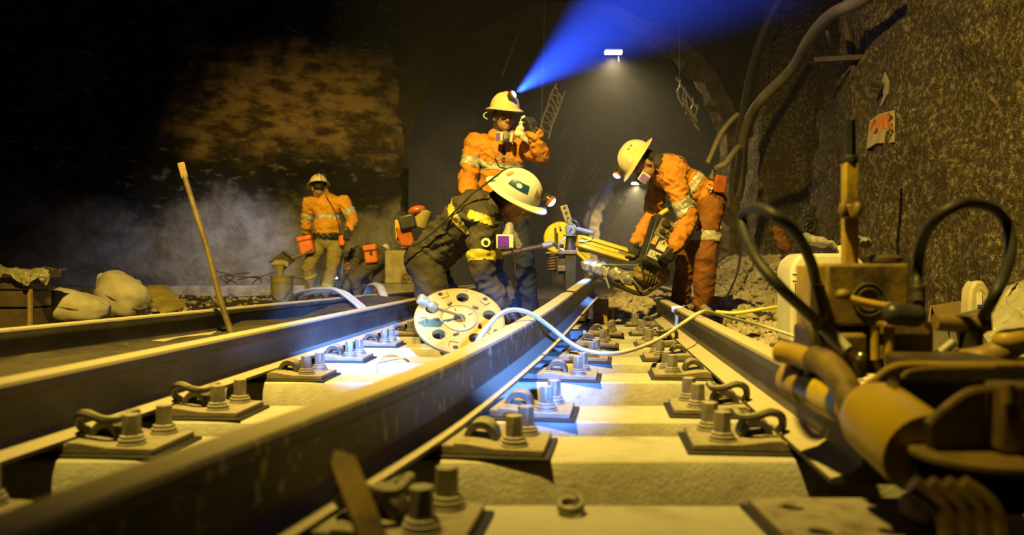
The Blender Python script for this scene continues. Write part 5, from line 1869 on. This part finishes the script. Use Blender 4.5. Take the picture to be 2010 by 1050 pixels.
MB().capsule(W(1134, 450, D - 0.05), W(1162, 457, D - 0.05), 0.019, 0.018).build('grip', mat('blue_grey_grip', (0.25, 0.30, 0.50), None, 8, 0.4), t)
MB().tube(spline([W(1163, 457, D - 0.05), W(1162, 468, D - 0.05), W(1150, 474, D - 0.05), W(1136, 474, D - 0.05)], 5), 0.008, 6).build('grip_bow', alu, t)
# the arm: a ribbed box beam
a, b = W(1136, 474, D + 0.02), W(1228, 502, D - 0.02)
ar = MB()
ar.bar(a, b, 0.105, 0.12, V((0, -1, 0.2)))
ao = ar.build('arm', mat('arm_yellow', (0.62, 0.52, 0.08), (0.50, 0.40, 0.06), 8, 0.4, 0, 0.1), t, bevel=0.008)
for off in (-0.035, 0.0, 0.035):
    dz = V((0.012, -0.063, off))
    MB().bar(a + dz, b + dz, 0.012, 0.010, V((0, -1, 0.2))).build('arm_rib', bright_y, ao)
MB().box(b + V((0.0, 0, 0)), (0.02, 0.14, 0.13), basis(b - a, V((0, -1, 0.2)))).build('arm_end_plate', dirty_y, ao)
a2, b2 = W(1132, 478, D + 0.05), W(1156, 500, D + 0.02)
for k in range(3):
    dz = V((0, -0.03, -0.028 * k))
    MB().bar(a2 + dz, b2 + dz, 0.014, 0.04).build('arm_brace', bright_y, t, bevel=0.003)
MB().box(W(1142, 470, D + 0.03), (0.10, 0.10, 0.11), rotz(20)).build('arm_head', bright_y, t, bevel=0.015)
# spring pack, clamp block and frame standing on the bed
sp_ = MB()
pts = []
c0, c1 = W(1084, 532, D), W(1084, 499, D)
for i in range(70):
    f = i / 69
    p = c0.lerp(c1, f)
    pts.append(p + V((math.cos(f * 38) * 0.034, math.sin(f * 38) * 0.034, 0)))
sp_.tube(pts, 0.009, 6)
sp_.build('spring', dirty_y, t)
MB().cyl(c0, c1 + V((0, 0, 0.02)), 0.018, n=12).build('spring_core', grime, t)
MB().box(W(1085, 497, D), (0.11, 0.09, 0.016)).build('spring_cap', dirty_y, t, bevel=0.003)
MB().box(W(1101, 517, D + 0.02), (0.07, 0.10, 0.17)).build('clamp_block', grime, t, bevel=0.008)
MB().box(W(1102, 527, D - 0.05), (0.06, 0.03, 0.045)).build('clamp_jaw', dirty_y, t, bevel=0.006)
MB().box(W(1119, 548, D), (0.082, 0.12, 0.40)).build('upright', mat('dark_green_steel', (0.06, 0.055, 0.035), None, 8, 0.5, 0.2), t, bevel=0.006)
MB().tube(spline([W(1108, 493, D - 0.06), W(1096, 486, D - 0.08), W(1100, 476, D - 0.08), W(1110, 466, D - 0.06)], 6), 0.008, 6).build('bow', alu, t)
MB().bar(W(1094, 495, D - 0.06), W(1132, 495, D - 0.06), 0.03, 0.03).build('cross_bar', dirty_y, t, bevel=0.004)
# ribbed rod with sleeve reaching to the kneeling man
rp = [W(976, 501, D - 0.3), W(1064, 483, D - 0.05)]
MB().cyl(rp[0], rp[1], 0.013, n=10).build('ribbed_rod', dirty_y, t)
for i in range(26):
    p = rp[0].lerp(rp[1], (i + 0.5) / 26)
    dd = (rp[1] - rp[0]).normalized()
    MB().cyl(p - dd * 0.003, p + dd * 0.003, 0.0175, n=10).build('rod_rib', dirty_y, t)
MB().cyl(W(1064, 483, D - 0.05), W(1083, 479, D - 0.03), 0.024, n=14).build('rod_sleeve', alu, t, bevel=0.003)
MB().bar(W(1083, 479, D - 0.03), W(1106, 484, D), 0.03, 0.03).build('rod_hook', grime, t, bevel=0.006)
# cutting head: castings, chuck and feed handle
castp = [('cap', W(1150, 520, D - 0.05), W(1185, 528, D - 0.08), 0.035, 0.05), ('cap', W(1185, 528, D - 0.08), W(1232, 545, D - 0.08), 0.055, 0.06), ('cap', W(1170, 530, D), W(1215, 552, D), 0.04, 0.05)]
cloth('head_casting', castp, alu, t, 0.012, 2, 0.014, 16)
for k, (a, b) in enumerate((((1180, 520), (1196, 566)), ((1158, 516), (1150, 530)), ((1196, 524), (1186, 548)), ((1205, 530), (1224, 556)))):
    MB().bar(W(*a, D - 0.14), W(*b, D - 0.14), 0.022, 0.016).build('link', alu, t, bevel=0.003)
MB().cyl(W(1182, 520, D - 0.13), W(1260, 521, D - 0.13), 0.011, n=10).build('feed_rod', clean_steel, t)
cc_ = W(1241, 545, D - 0.10)
MB().lathe([(0.01, -0.06), (0.060, -0.06), (0.060, -0.01), (0.052, 0.0), (0.048, 0.012), (0.036, 0.012), (0.034, 0.0), (0.022, 0.0), (0.020, 0.016), (0.004, 0.016)], cc_, (0.05, -1, 0.05), 32).build('chuck', alu, t, angle=30)
for a in range(0, 360, 60):
    p = cc_ + V((0.042 * math.cos(R(a)), -0.012, 0.042 * math.sin(R(a))))
    MB().cyl(p, p + V((0, -0.008, 0)), 0.006, n=6).build('chuck_bolt', grime, t)
MB().cyl(W(1240, 546, D - 0.12), W(1261, 570, D - 0.30), 0.010, n=10).build('feed_handle', clean_steel, t)
# control box
o_, u_, v_ = W(1302, 424, D - 0.28), None, None
p00, p10, p01 = W(1300, 424, D - 0.24), W(1335, 441, D - 0.20), W(1257, 504, D - 0.36)
ex_, ey_ = (p10 - p00), (p01 - p00)
nrm = ex_.cross(ey_).normalized()
if nrm.y > 0:
    nrm = -nrm
L_, H_ = ex_.length, ey_.length
bm3 = Matrix((ex_.normalized(), nrm.cross(ex_.normalized()).normalized(), nrm)).transposed()
cen = p00 + ex_ / 2 + ey_ / 2


def on_box(u, v, dz=0.0):
    return p00 + ex_ * u + ey_ * v + nrm * dz


MB().box(cen - nrm * 0.055, (L_ * 1.04, H_ * 1.03, 0.11), bm3).build('control_box', black_pl, t, bevel=0.008)
fp = MB().prism([on_box(0.05, 0.03), on_box(0.95, 0.03), on_box(0.95, 0.44), on_box(0.05, 0.44)], nrm * 0.004).build('control_face', mat('panel_grey', (0.30, 0.28, 0.22), (0.24, 0.22, 0.17), 8, 0.45, 0.2), t)
for (u, v, r) in ((0.32, 0.13, 0.034), (0.72, 0.19, 0.024), (0.33, 0.32, 0.021)):
    MB().lathe([(r * 1.05, 0.0), (r, 0.012), (r * 0.82, 0.026), (0.002, 0.027)], on_box(u, v, 0.004), nrm, 20).build('knob', mat('knob_brown', (0.07, 0.045, 0.025), None, 8, 0.35) if r > 0.022 else black_pl, fp, angle=30)
for (u, v) in ((0.63, 0.30), (0.60, 0.38), (0.76, 0.385)):
    MB().box(on_box(u, v, 0.007), (0.020, 0.020, 0.010), bm3).build('push_button', black_pl, fp, bevel=0.002)
tri_q = [on_box(0.46, 0.70, 0.001), on_box(0.92, 0.70, 0.001), on_box(0.92, 0.53, 0.001), on_box(0.69, 0.45, 0.001), on_box(0.46, 0.53, 0.001)]
ws_ = MB().prism(tri_q, nrm * 0.002).build('warning_label', white_s, t)
MB().prism([on_box(0.52, 0.565, 0.0035), on_box(0.86, 0.565, 0.0035), on_box(0.69, 0.465, 0.0035)], nrm * 0.001).build('warning_triangle', yel_s, ws_)
fl_ = MB()
fl_.bar(on_box(0.71, 0.495, 0.005), on_box(0.66, 0.525, 0.005), 0.006, 0.002, nrm)
fl_.bar(on_box(0.66, 0.525, 0.005), on_box(0.72, 0.525, 0.005), 0.006, 0.002, nrm)
fl_.bar(on_box(0.72, 0.525, 0.005), on_box(0.68, 0.555, 0.005), 0.006, 0.002, nrm)
fl_.build('warning_bolt_mark', black_pl, ws_)
MB().prism([on_box(0.12, 0.64, 0.001), on_box(0.36, 0.64, 0.001), on_box(0.36, 0.50, 0.001), on_box(0.12, 0.50, 0.001)], nrm * 0.002).build('orange_label', mat('orange_label', (0.75, 0.30, 0.10), (0.8, 0.55, 0.35), 30, 0.5), t)
MB().prism([on_box(0.14, 0.49, 0.001), on_box(0.36, 0.49, 0.001), on_box(0.36, 0.45, 0.001), on_box(0.14, 0.45, 0.001)], nrm * 0.002).build('paper_label', white_s, t)
wl = MB().prism([on_box(0.25, 0.92, 0.001), on_box(0.90, 0.92, 0.001), on_box(0.90, 0.76, 0.001), on_box(0.25, 0.76, 0.001)], nrm * 0.002).build('instruction_label', white_s, t)
xm = MB()
xm.bar(on_box(0.55, 0.79, 0.004), on_box(0.74, 0.89, 0.004), 0.004, 0.001, nrm)
xm.bar(on_box(0.74, 0.79, 0.004), on_box(0.55, 0.89, 0.004), 0.004, 0.001, nrm)
xm.bar(on_box(0.36, 0.82, 0.004), on_box(0.48, 0.84, 0.004), 0.004, 0.001, nrm)
xm.bar(on_box(0.36, 0.86, 0.004), on_box(0.48, 0.88, 0.004), 0.004, 0.001, nrm)
xm.build('crossed_mark', black_pl, wl)
# engine under the box, skid and yellow bows
cloth('motor', [('cap', W(1262, 535, D - 0.18), W(1292, 540, D - 0.10), 0.075, 0.085)], dirty_y, t, 0.012, 2, 0.012, 14)
for k in range(5):
    MB().torus(W(1262 + 6 * k, 536 + k, D - 0.17 + 0.014 * k), (1, 0.35, -0.15), 0.086, 0.007, 24, 6).build('cooling_fin', dirty_y, t)
sk = [W(1200, 552, D - 0.12), W(1225, 566, D - 0.14), W(1255, 577, D - 0.16), W(1275, 572, D - 0.16), W(1295, 548, D - 0.14), W(1310, 510, D - 0.12), W(1330, 460, D - 0.10)]
MB().tube(spline(sk, 8), 0.016, 8, sx=2.2).build('skid', black_pl, t)
MB().prism([W(1208, 553, D - 0.10), W(1255, 573, D - 0.14), W(1276, 562, D - 0.13), W(1262, 556, D - 0.1)], V((0, 0.02, -0.015))).build('skid_plate', machine_y, t, bevel=0.003)
bw = [W(1262, 478, D + 0.05), W(1280, 440, D + 0.05), W(1300, 418, D + 0.03), W(1332, 402, D + 0.0), W(1345, 398, D + 0.0)]
MB().tube(spline(bw, 8), 0.020, 10).build('guard_bow', mat('bow_yellow', (0.80, 0.58, 0.05), None, 8, 0.4), t)
bw = [W(1412, 446, D + 0.6), W(1404, 470, D + 0.7), W(1394, 490, D + 0.8)]
MB().tube(spline(bw, 6), 0.018, 8).build('guard_bow', bright_y, t)
for (px, py, dx, dy) in ((1338, 505, 0.07, 0.22), (1334, 545, 0.10, 0.10)):
    MB().box(W(px, py, D + 0.85), (dx, 0.1, dy), Matrix.Rotation(R(20), 3, 'Y')).build('rear_housing', bright_y, t, bevel=0.012)
MB().box(W(1340, 475, D + 0.82), (0.10, 0.06, 0.10), Matrix.Rotation(R(20), 3, 'Y')).build('rear_cover', black_pl, t, bevel=0.01)
MB().tube(spline([W(1258, 512, D - 0.3), W(1262, 535, D - 0.33), W(1285, 542, D - 0.3), W(1296, 530, D - 0.26)], 6), 0.006, 6).build('control_lead', rubber, t)
# lengths of broken timber behind the machine
for k in range(12):
    a = W(1150 + random.uniform(0, 90), 500 + random.uniform(-18, 6), 9.0 + random.uniform(0, 1.2))
    b = a + V((random.uniform(-0.35, 0.35), random.uniform(-0.2, 0.2), random.uniform(0.0, 0.28)))
    solo(MB().bar(V((a.x, a.y, ground_z(a.x, a.y) + 0.05)), V((b.x, b.y, ground_z(a.x, a.y) + 0.05 + abs(b.z - a.z))), 0.06, 0.02), 'timber_offcut', timber, 'splintered pale timber offcut in the heap behind the rail machine', 'timber',
         'timber offcuts behind the machine')
# ================================================================== hydraulic rail puller in the front
t = thing('rail_puller', (0.95, 1.7, 0), 'grimy yellow hydraulic rail puller with looping black hoses clamped to the rail', 'machine')
D = 1.9
S_ = D / FPX


def bx(px0, py0, px1, py1, d, depth, name, m, bev=0.006, a=0, parent=None):
    c = (W(px0, py0, d) + W(px1, py1, d)) / 2 + V((0, depth / 2, 0))
    w_, h_ = abs(px1 - px0) * d / FPX, abs(py1 - py0) * d / FPX
    return MB().box(c, (w_, depth, h_), rotz(a)).build(name, m, parent or t, bevel=bev)


vb = bx(1622, 517, 1786, 640, D, 0.16, 'valve_block', dirty_y, 0.008)
MB().torus(W(1705, 588, D - 0.002), (0, -1, 0), 0.038, 0.003, 26, 6).build('valve_ring', grime, vb)
MB().torus(W(1705, 588, D - 0.002), (0, -1, 0), 0.026, 0.003, 26, 6).build('valve_ring', grime, vb)
bx(1600, 520, 1626, 650, D + 0.02, 0.13, 'side_plate', machine_y, 0.004)
MB().lathe([(0.005, 0), (0.034, 0), (0.040, 0.005), (0.040, 0.014), (0.030, 0.020), (0.005, 0.021)], W(1738, 517, D + 0.06), n=22).build('filler_cap', grime, t, angle=30)
# mast: yellow tube, wing nut, hex bar
MB().box((W(1668, 525, D + 0.08) + W(1668, 320, D + 0.08)) / 2, (0.034, 0.030, 205 * S_ * 1.04)).build('mast', machine_y, t, bevel=0.004)
MB().cyl(W(1668, 326, D + 0.08), W(1668, 236, D + 0.08), 0.0135, n=6).build('hex_bar', mat('blue_steel', (0.20, 0.22, 0.26), None, 8, 0.25, 0.9, 0.02), t)
MB().cyl(W(1668, 322, D + 0.08), W(1668, 306, D + 0.08), 0.019, n=10).build('hex_collar', black_pl, t, bevel=0.002)
wn = MB().cyl(W(1668, 428, D + 0.05), W(1668, 402, D + 0.05), 0.022, n=14).build('wing_nut', dirty_y, t, bevel=0.003)
for s_ in (-1, 1):
    MB().ell(W(1668 + 14 * s_, 412, D + 0.03), (0.010, 0.014, 0.020)).build('wing', dirty_y, wn)
# hoses
HR = 0.0128
for nm, pts in (('hose', [(1604, 640), (1606, 600), (1602, 560), (1590, 510), (1560, 455), (1520, 422), (1488, 408), (1466, 414), (1457, 434), (1466, 470), (1490, 515), (1530, 562), (1575, 605), (1612, 640)]),
                ('hose', [(1802, 598), (1800, 560), (1802, 520), (1812, 470), (1838, 428), (1880, 402), (1918, 400), (1955, 414), (1978, 445), (1984, 490), (1974, 530), (1955, 575), (1935, 612), (1926, 628)])):
    MB().tube(spline([W(x, y, D - 0.05 + 0.10 * math.sin(i)) for i, (x, y) in enumerate(pts)], 8), HR, 12).build(nm, rubber, t)
MB().cyl(W(1612, 638, D), W(1664, 690, D - 0.05), 0.017, n=14).build('hose_ferrule', bolt_m, t, bevel=0.002)
MB().cyl(W(1605, 560, D - 0.02), W(1604, 618, D - 0.02), 0.0165, n=14).build('hose_ferrule', grime, t, bevel=0.002)
MB().cyl(W(1801, 560, D), W(1802, 610, D), 0.0165, n=14).build('hose_ferrule', grime, t, bevel=0.002)
# lever
lv = MB().tube(spline([W(1655, 582, D - 0.06), W(1690, 592, D - 0.07), W(1730, 600, D - 0.08), W(1765, 602, D - 0.09)], 6), 0.0095, 10).build('lever', machine_y, t)
MB().ell(W(1655, 578, D - 0.06), (0.017, 0.017, 0.013)).build('lever_knob', dirty_y, lv)
MB().capsule(W(1755, 616, D - 0.1), W(1795, 620, D - 0.1), 0.026, 0.026).build('lever_boot', black_pl, lv)
# lower body and fittings
bx(1738, 640, 1836, 715, D - 0.02, 0.15, 'pump_body', dirty_y, 0.012)
bx(1735, 632, 1830, 660, D - 0.04, 0.16, 'pump_flange', dirty_y, 0.006)
MB().cyl(W(1745, 640, D - 0.06), W(1745, 714, D - 0.06), 0.012, n=12).build('tie_rod', machine_y, t)
MB().cyl(W(1718, 640, D - 0.06), W(1718, 706, D - 0.06), 0.010, n=12).build('tie_rod', machine_y, t)
MB().ell(W(1690, 700, D - 0.12), (0.011, 0.011, 0.011)).build('grease_nipple', clean_steel, t)
bx(1590, 640, 1740, 735, D + 0.02, 0.12, 'saddle', grime, 0.01)
bx(1628, 655, 1700, 745, D - 0.02, 0.1, 'saddle_web', dirty_y, 0.01, 15)
# right-hand fittings
MB().cyl(W(1835, 632, D - 0.05), W(1930, 640, D - 0.05), 0.020, n=14).build('cross_pipe', dirty_y, t)
MB().cyl(W(1905, 640, D - 0.05), W(1905, 700, D - 0.05), 0.026, n=16).build('elbow_stem', black_pl, t, bevel=0.003)
MB().cyl(W(1925, 615, D - 0.04), W(1928, 650, D - 0.04), 0.022, n=14).build('hose_union', dirty_y, t, bevel=0.003)
MB().cyl(W(1838, 700, D - 0.08), W(1872, 672, D - 0.08), 0.011, n=12).build('drain_stub', bolt_m, t)
MB().tube(spline([W(1880, 712, D - 0.08), W(1930, 705, D - 0.1), (W(1965, 690, D - 0.12)), W(2000, 670, D - 0.12), W(2040, 668, D - 0.12)], 6), 0.030, 12).build('claw_arm', dirty_y, t)
MB().ell(W(1985, 668, D - 0.13), (0.040, 0.03, 0.026)).build('claw_boss', machine_y, t)
MB().cyl(W(1887, 702, D - 0.12), W(1887, 722, D - 0.12), 0.014, n=10).build('stud', machine_y, t)
# big cylinder, rod guard and striped sleeve
d1, d2 = 1.62, 1.12
ca, cb = W(1712, 812, 1.42), W(1812, 892, 1.27)
ax_ = (cb - ca).normalized()
cy = MB().lathe([(0.03, -0.004), (0.060, 0.0), (0.066, 0.02), (0.067, 0.05), (0.067, (cb - ca).length), (0.06, (cb - ca).length + 0.002)], ca, ax_, 36).build('ram_cylinder', mat('ram_yellow', (0.50, 0.36, 0.02), (0.42, 0.29, 0.02), 7, 0.35, 0, 0.08), t, angle=32)
MB().cyl(ca + V((0.01, -0.05, 0.055)), ca + V((0.012, -0.056, 0.066)), 0.008, n=12).build('bleed_screw', clean_steel, cy)
ra, rb = W(1572, 752, 1.72), ca
MB().cyl(ra, rb, 0.039, n=24).build('ram_rod', mat('dark_chrome', (0.07, 0.065, 0.06), None, 8, 0.25, 0.7, 0.03), t)
rd = (rb - ra).normalized()
stripe = [('ram_collar', machine_y, -0.04, 0.05), ('stripe_ring', yel_s, 0.12, 0.20), ('stripe_ring', mat('blue_paint', (0.03, 0.09, 0.45), None, 8, 0.4), 0.205, 0.235), ('stripe_ring', mat('amber_paint', (0.72, 0.30, 0.02), None, 8, 0.4), 0.24, 0.31)]
for nm, m_, f0, f1 in stripe:
    MB().cyl(ra + rd * f0, ra + rd * f1, 0.0415, n=28).build(nm, m_, t, bevel=0.002)
MB().tube(spline([W(1530, 690, 1.72), W(1565, 697, 1.68), W(1600, 712, 1.62)], 5), 0.024, 12).build('guard_rail', machine_y, t)
MB().tube(spline([W(1598, 705, 1.62), W(1622, 715, 1.58), W(1650, 745, 1.52), W(1672, 790, 1.46), W(1682, 812, 1.43)], 6), 0.028, 12).build('guard_bow', dirty_y, t)
MB().bar(W(1540, 692, 1.72), W(1568, 740, 1.72), 0.03, 0.02).build('guard_leg', dirty_y, t, bevel=0.004)


# plate frames with rolled edges
def plate_frame(px, d, th, name, m):
    q = [W(x, y, d) for x, y in px]
    return MB().prism(q, V((0, th, 0))).build(name, m, t, bevel=0.004)


plate_frame([(1690, 765), (1745, 722), (1770, 716), (2050, 716), (2050, 905), (1800, 905)], 1.50, 0.02, 'side_frame', grime)
MB().tube(spline([W(1686, 768, 1.49), W(1720, 742, 1.49), (W(1752, 721, 1.49)), W(1790, 716, 1.49), W(1900, 717, 1.49), W(2050, 716, 1.49)], 6), 0.0065, 8).build('frame_edge', machine_y, t)
MB().tube(spline([W(1770, 742, 1.46), W(1785, 730, 1.46), W(1830, 724, 1.46), W(1950, 722, 1.46)], 6), 0.005, 8).build('frame_lip', dirty_y, t)
plate_frame([(1822, 830), (1870, 790), (1910, 768), (2060, 766), (2060, 890), (1830, 890)], 1.22, 0.02, 'front_frame', grime)
MB().tube(spline([W(1822, 832, 1.21), W(1862, 797, 1.21), W(1900, 772, 1.21), W(1940, 766, 1.21), W(2060, 764, 1.21)], 6), 0.0075, 8).build('frame_edge', dirty_y, t)
bx(1968, 755, 2060, 890, 1.18, 0.05, 'frame_lug', dirty_y, 0.006)
MB().cyl(W(1978, 752, 1.17), W(1978, 790, 1.17), 0.010, n=10).build('frame_bolt', machine_y, t)
bp2 = MB().lathe([(0.005, 0), (0.115, 0), (0.12, 0.004), (0.12, 0.010), (0.115, 0.013), (0.005, 0.013)], (0, 0, 0), n=40)
bp2.v = [W(1950, 900, 1.22) + V((x * 1.0, y * 0.9, z)) for x, y, z in bp2.v]
bp2.build('base_plate', dirty_y, t, angle=30)
bx(1800, 905, 2070, 945, 1.25, 0.15, 'base_beam', grime, 0.006)
for k in range(4):
    a = W(1790 + 32 * k, 950, 1.12)
    MB().tube(spline([a, a + V((0.035, -0.01, -0.03)), a + V((0.04, -0.02, -0.075)), a + V((0.02, -0.02, -0.11))], 5), 0.014, 8).build('grip_tooth', dirty_y, t)
bx(1880, 940, 2080, 1015, 1.30, 0.16, 'foot_block', mat('oily_black', (0.014, 0.012, 0.010), None, 6, 0.4), 0.01)
bx(1850, 715, 2040, 760, 1.56, 0.25, 'rear_block', grime, 0.01)

# ================================================================== dust haze in the tunnel mouth
hz = bpy.data.materials.new('dust_haze')
hz.use_nodes = True
nt = hz.node_tree
nt.nodes.remove(nt.nodes['Principled BSDF'])
vsn = nt.nodes.new('ShaderNodeVolumeScatter')
vsn.inputs['Color'].default_value = (1, 1, 1, 1)
vsn.inputs['Density'].default_value = 0.0085
vsn.inputs['Anisotropy'].default_value = 0.2
nt.links.new(vsn.outputs[0], nt.nodes['Material Output'].inputs['Volume'])
hb_ = MB()
ys = [5.6, 8.0, 11.0, 12.6] + list(np.linspace(13.6, 72, 40))
na = 22
for y in ys:                                       # follows the bore, a hand's breadth inside the lining
    near = 1 - smooth(10.5, 12.8, y)
    xc0 = 0.8 if y < 9 else 0.8 + (axis_x(y) - 0.8) * smooth(9, 13, y)
    rr = (2.15 if y < 13 else bore(y) - 0.35)
    hh_ = (rr * (1.0 + 0.9 * near)) + (0.0 if y < 13 else 0.5 * (2.75 - bore(y)))
    for i in range(na):
        a = math.pi * i / (na - 1)
        hb_.v.append((xc0 - rr * math.cos(a), y, 2.1 + hh_ * math.sin(a)))
    hb_.v += [(xc0 + rr, y, 0.02), (xc0 - rr, y, 0.02)]
m_ = na + 2
for j in range(len(ys) - 1):
    hb_.f += [(j * m_ + i, j * m_ + (i + 1) % m_, (j + 1) * m_ + (i + 1) % m_, (j + 1) * m_ + i) for i in range(m_)]
hb_.f += [tuple(range(m_)), tuple(range((len(ys) - 1) * m_, len(ys) * m_))]
o = hb_.build('dust_haze', hz, None, 0, 0)
tag(o, 'thin drifting dust haze in the tunnel beyond the rail ends', None, None, 'stuff')
o.display_type = 'WIRE'
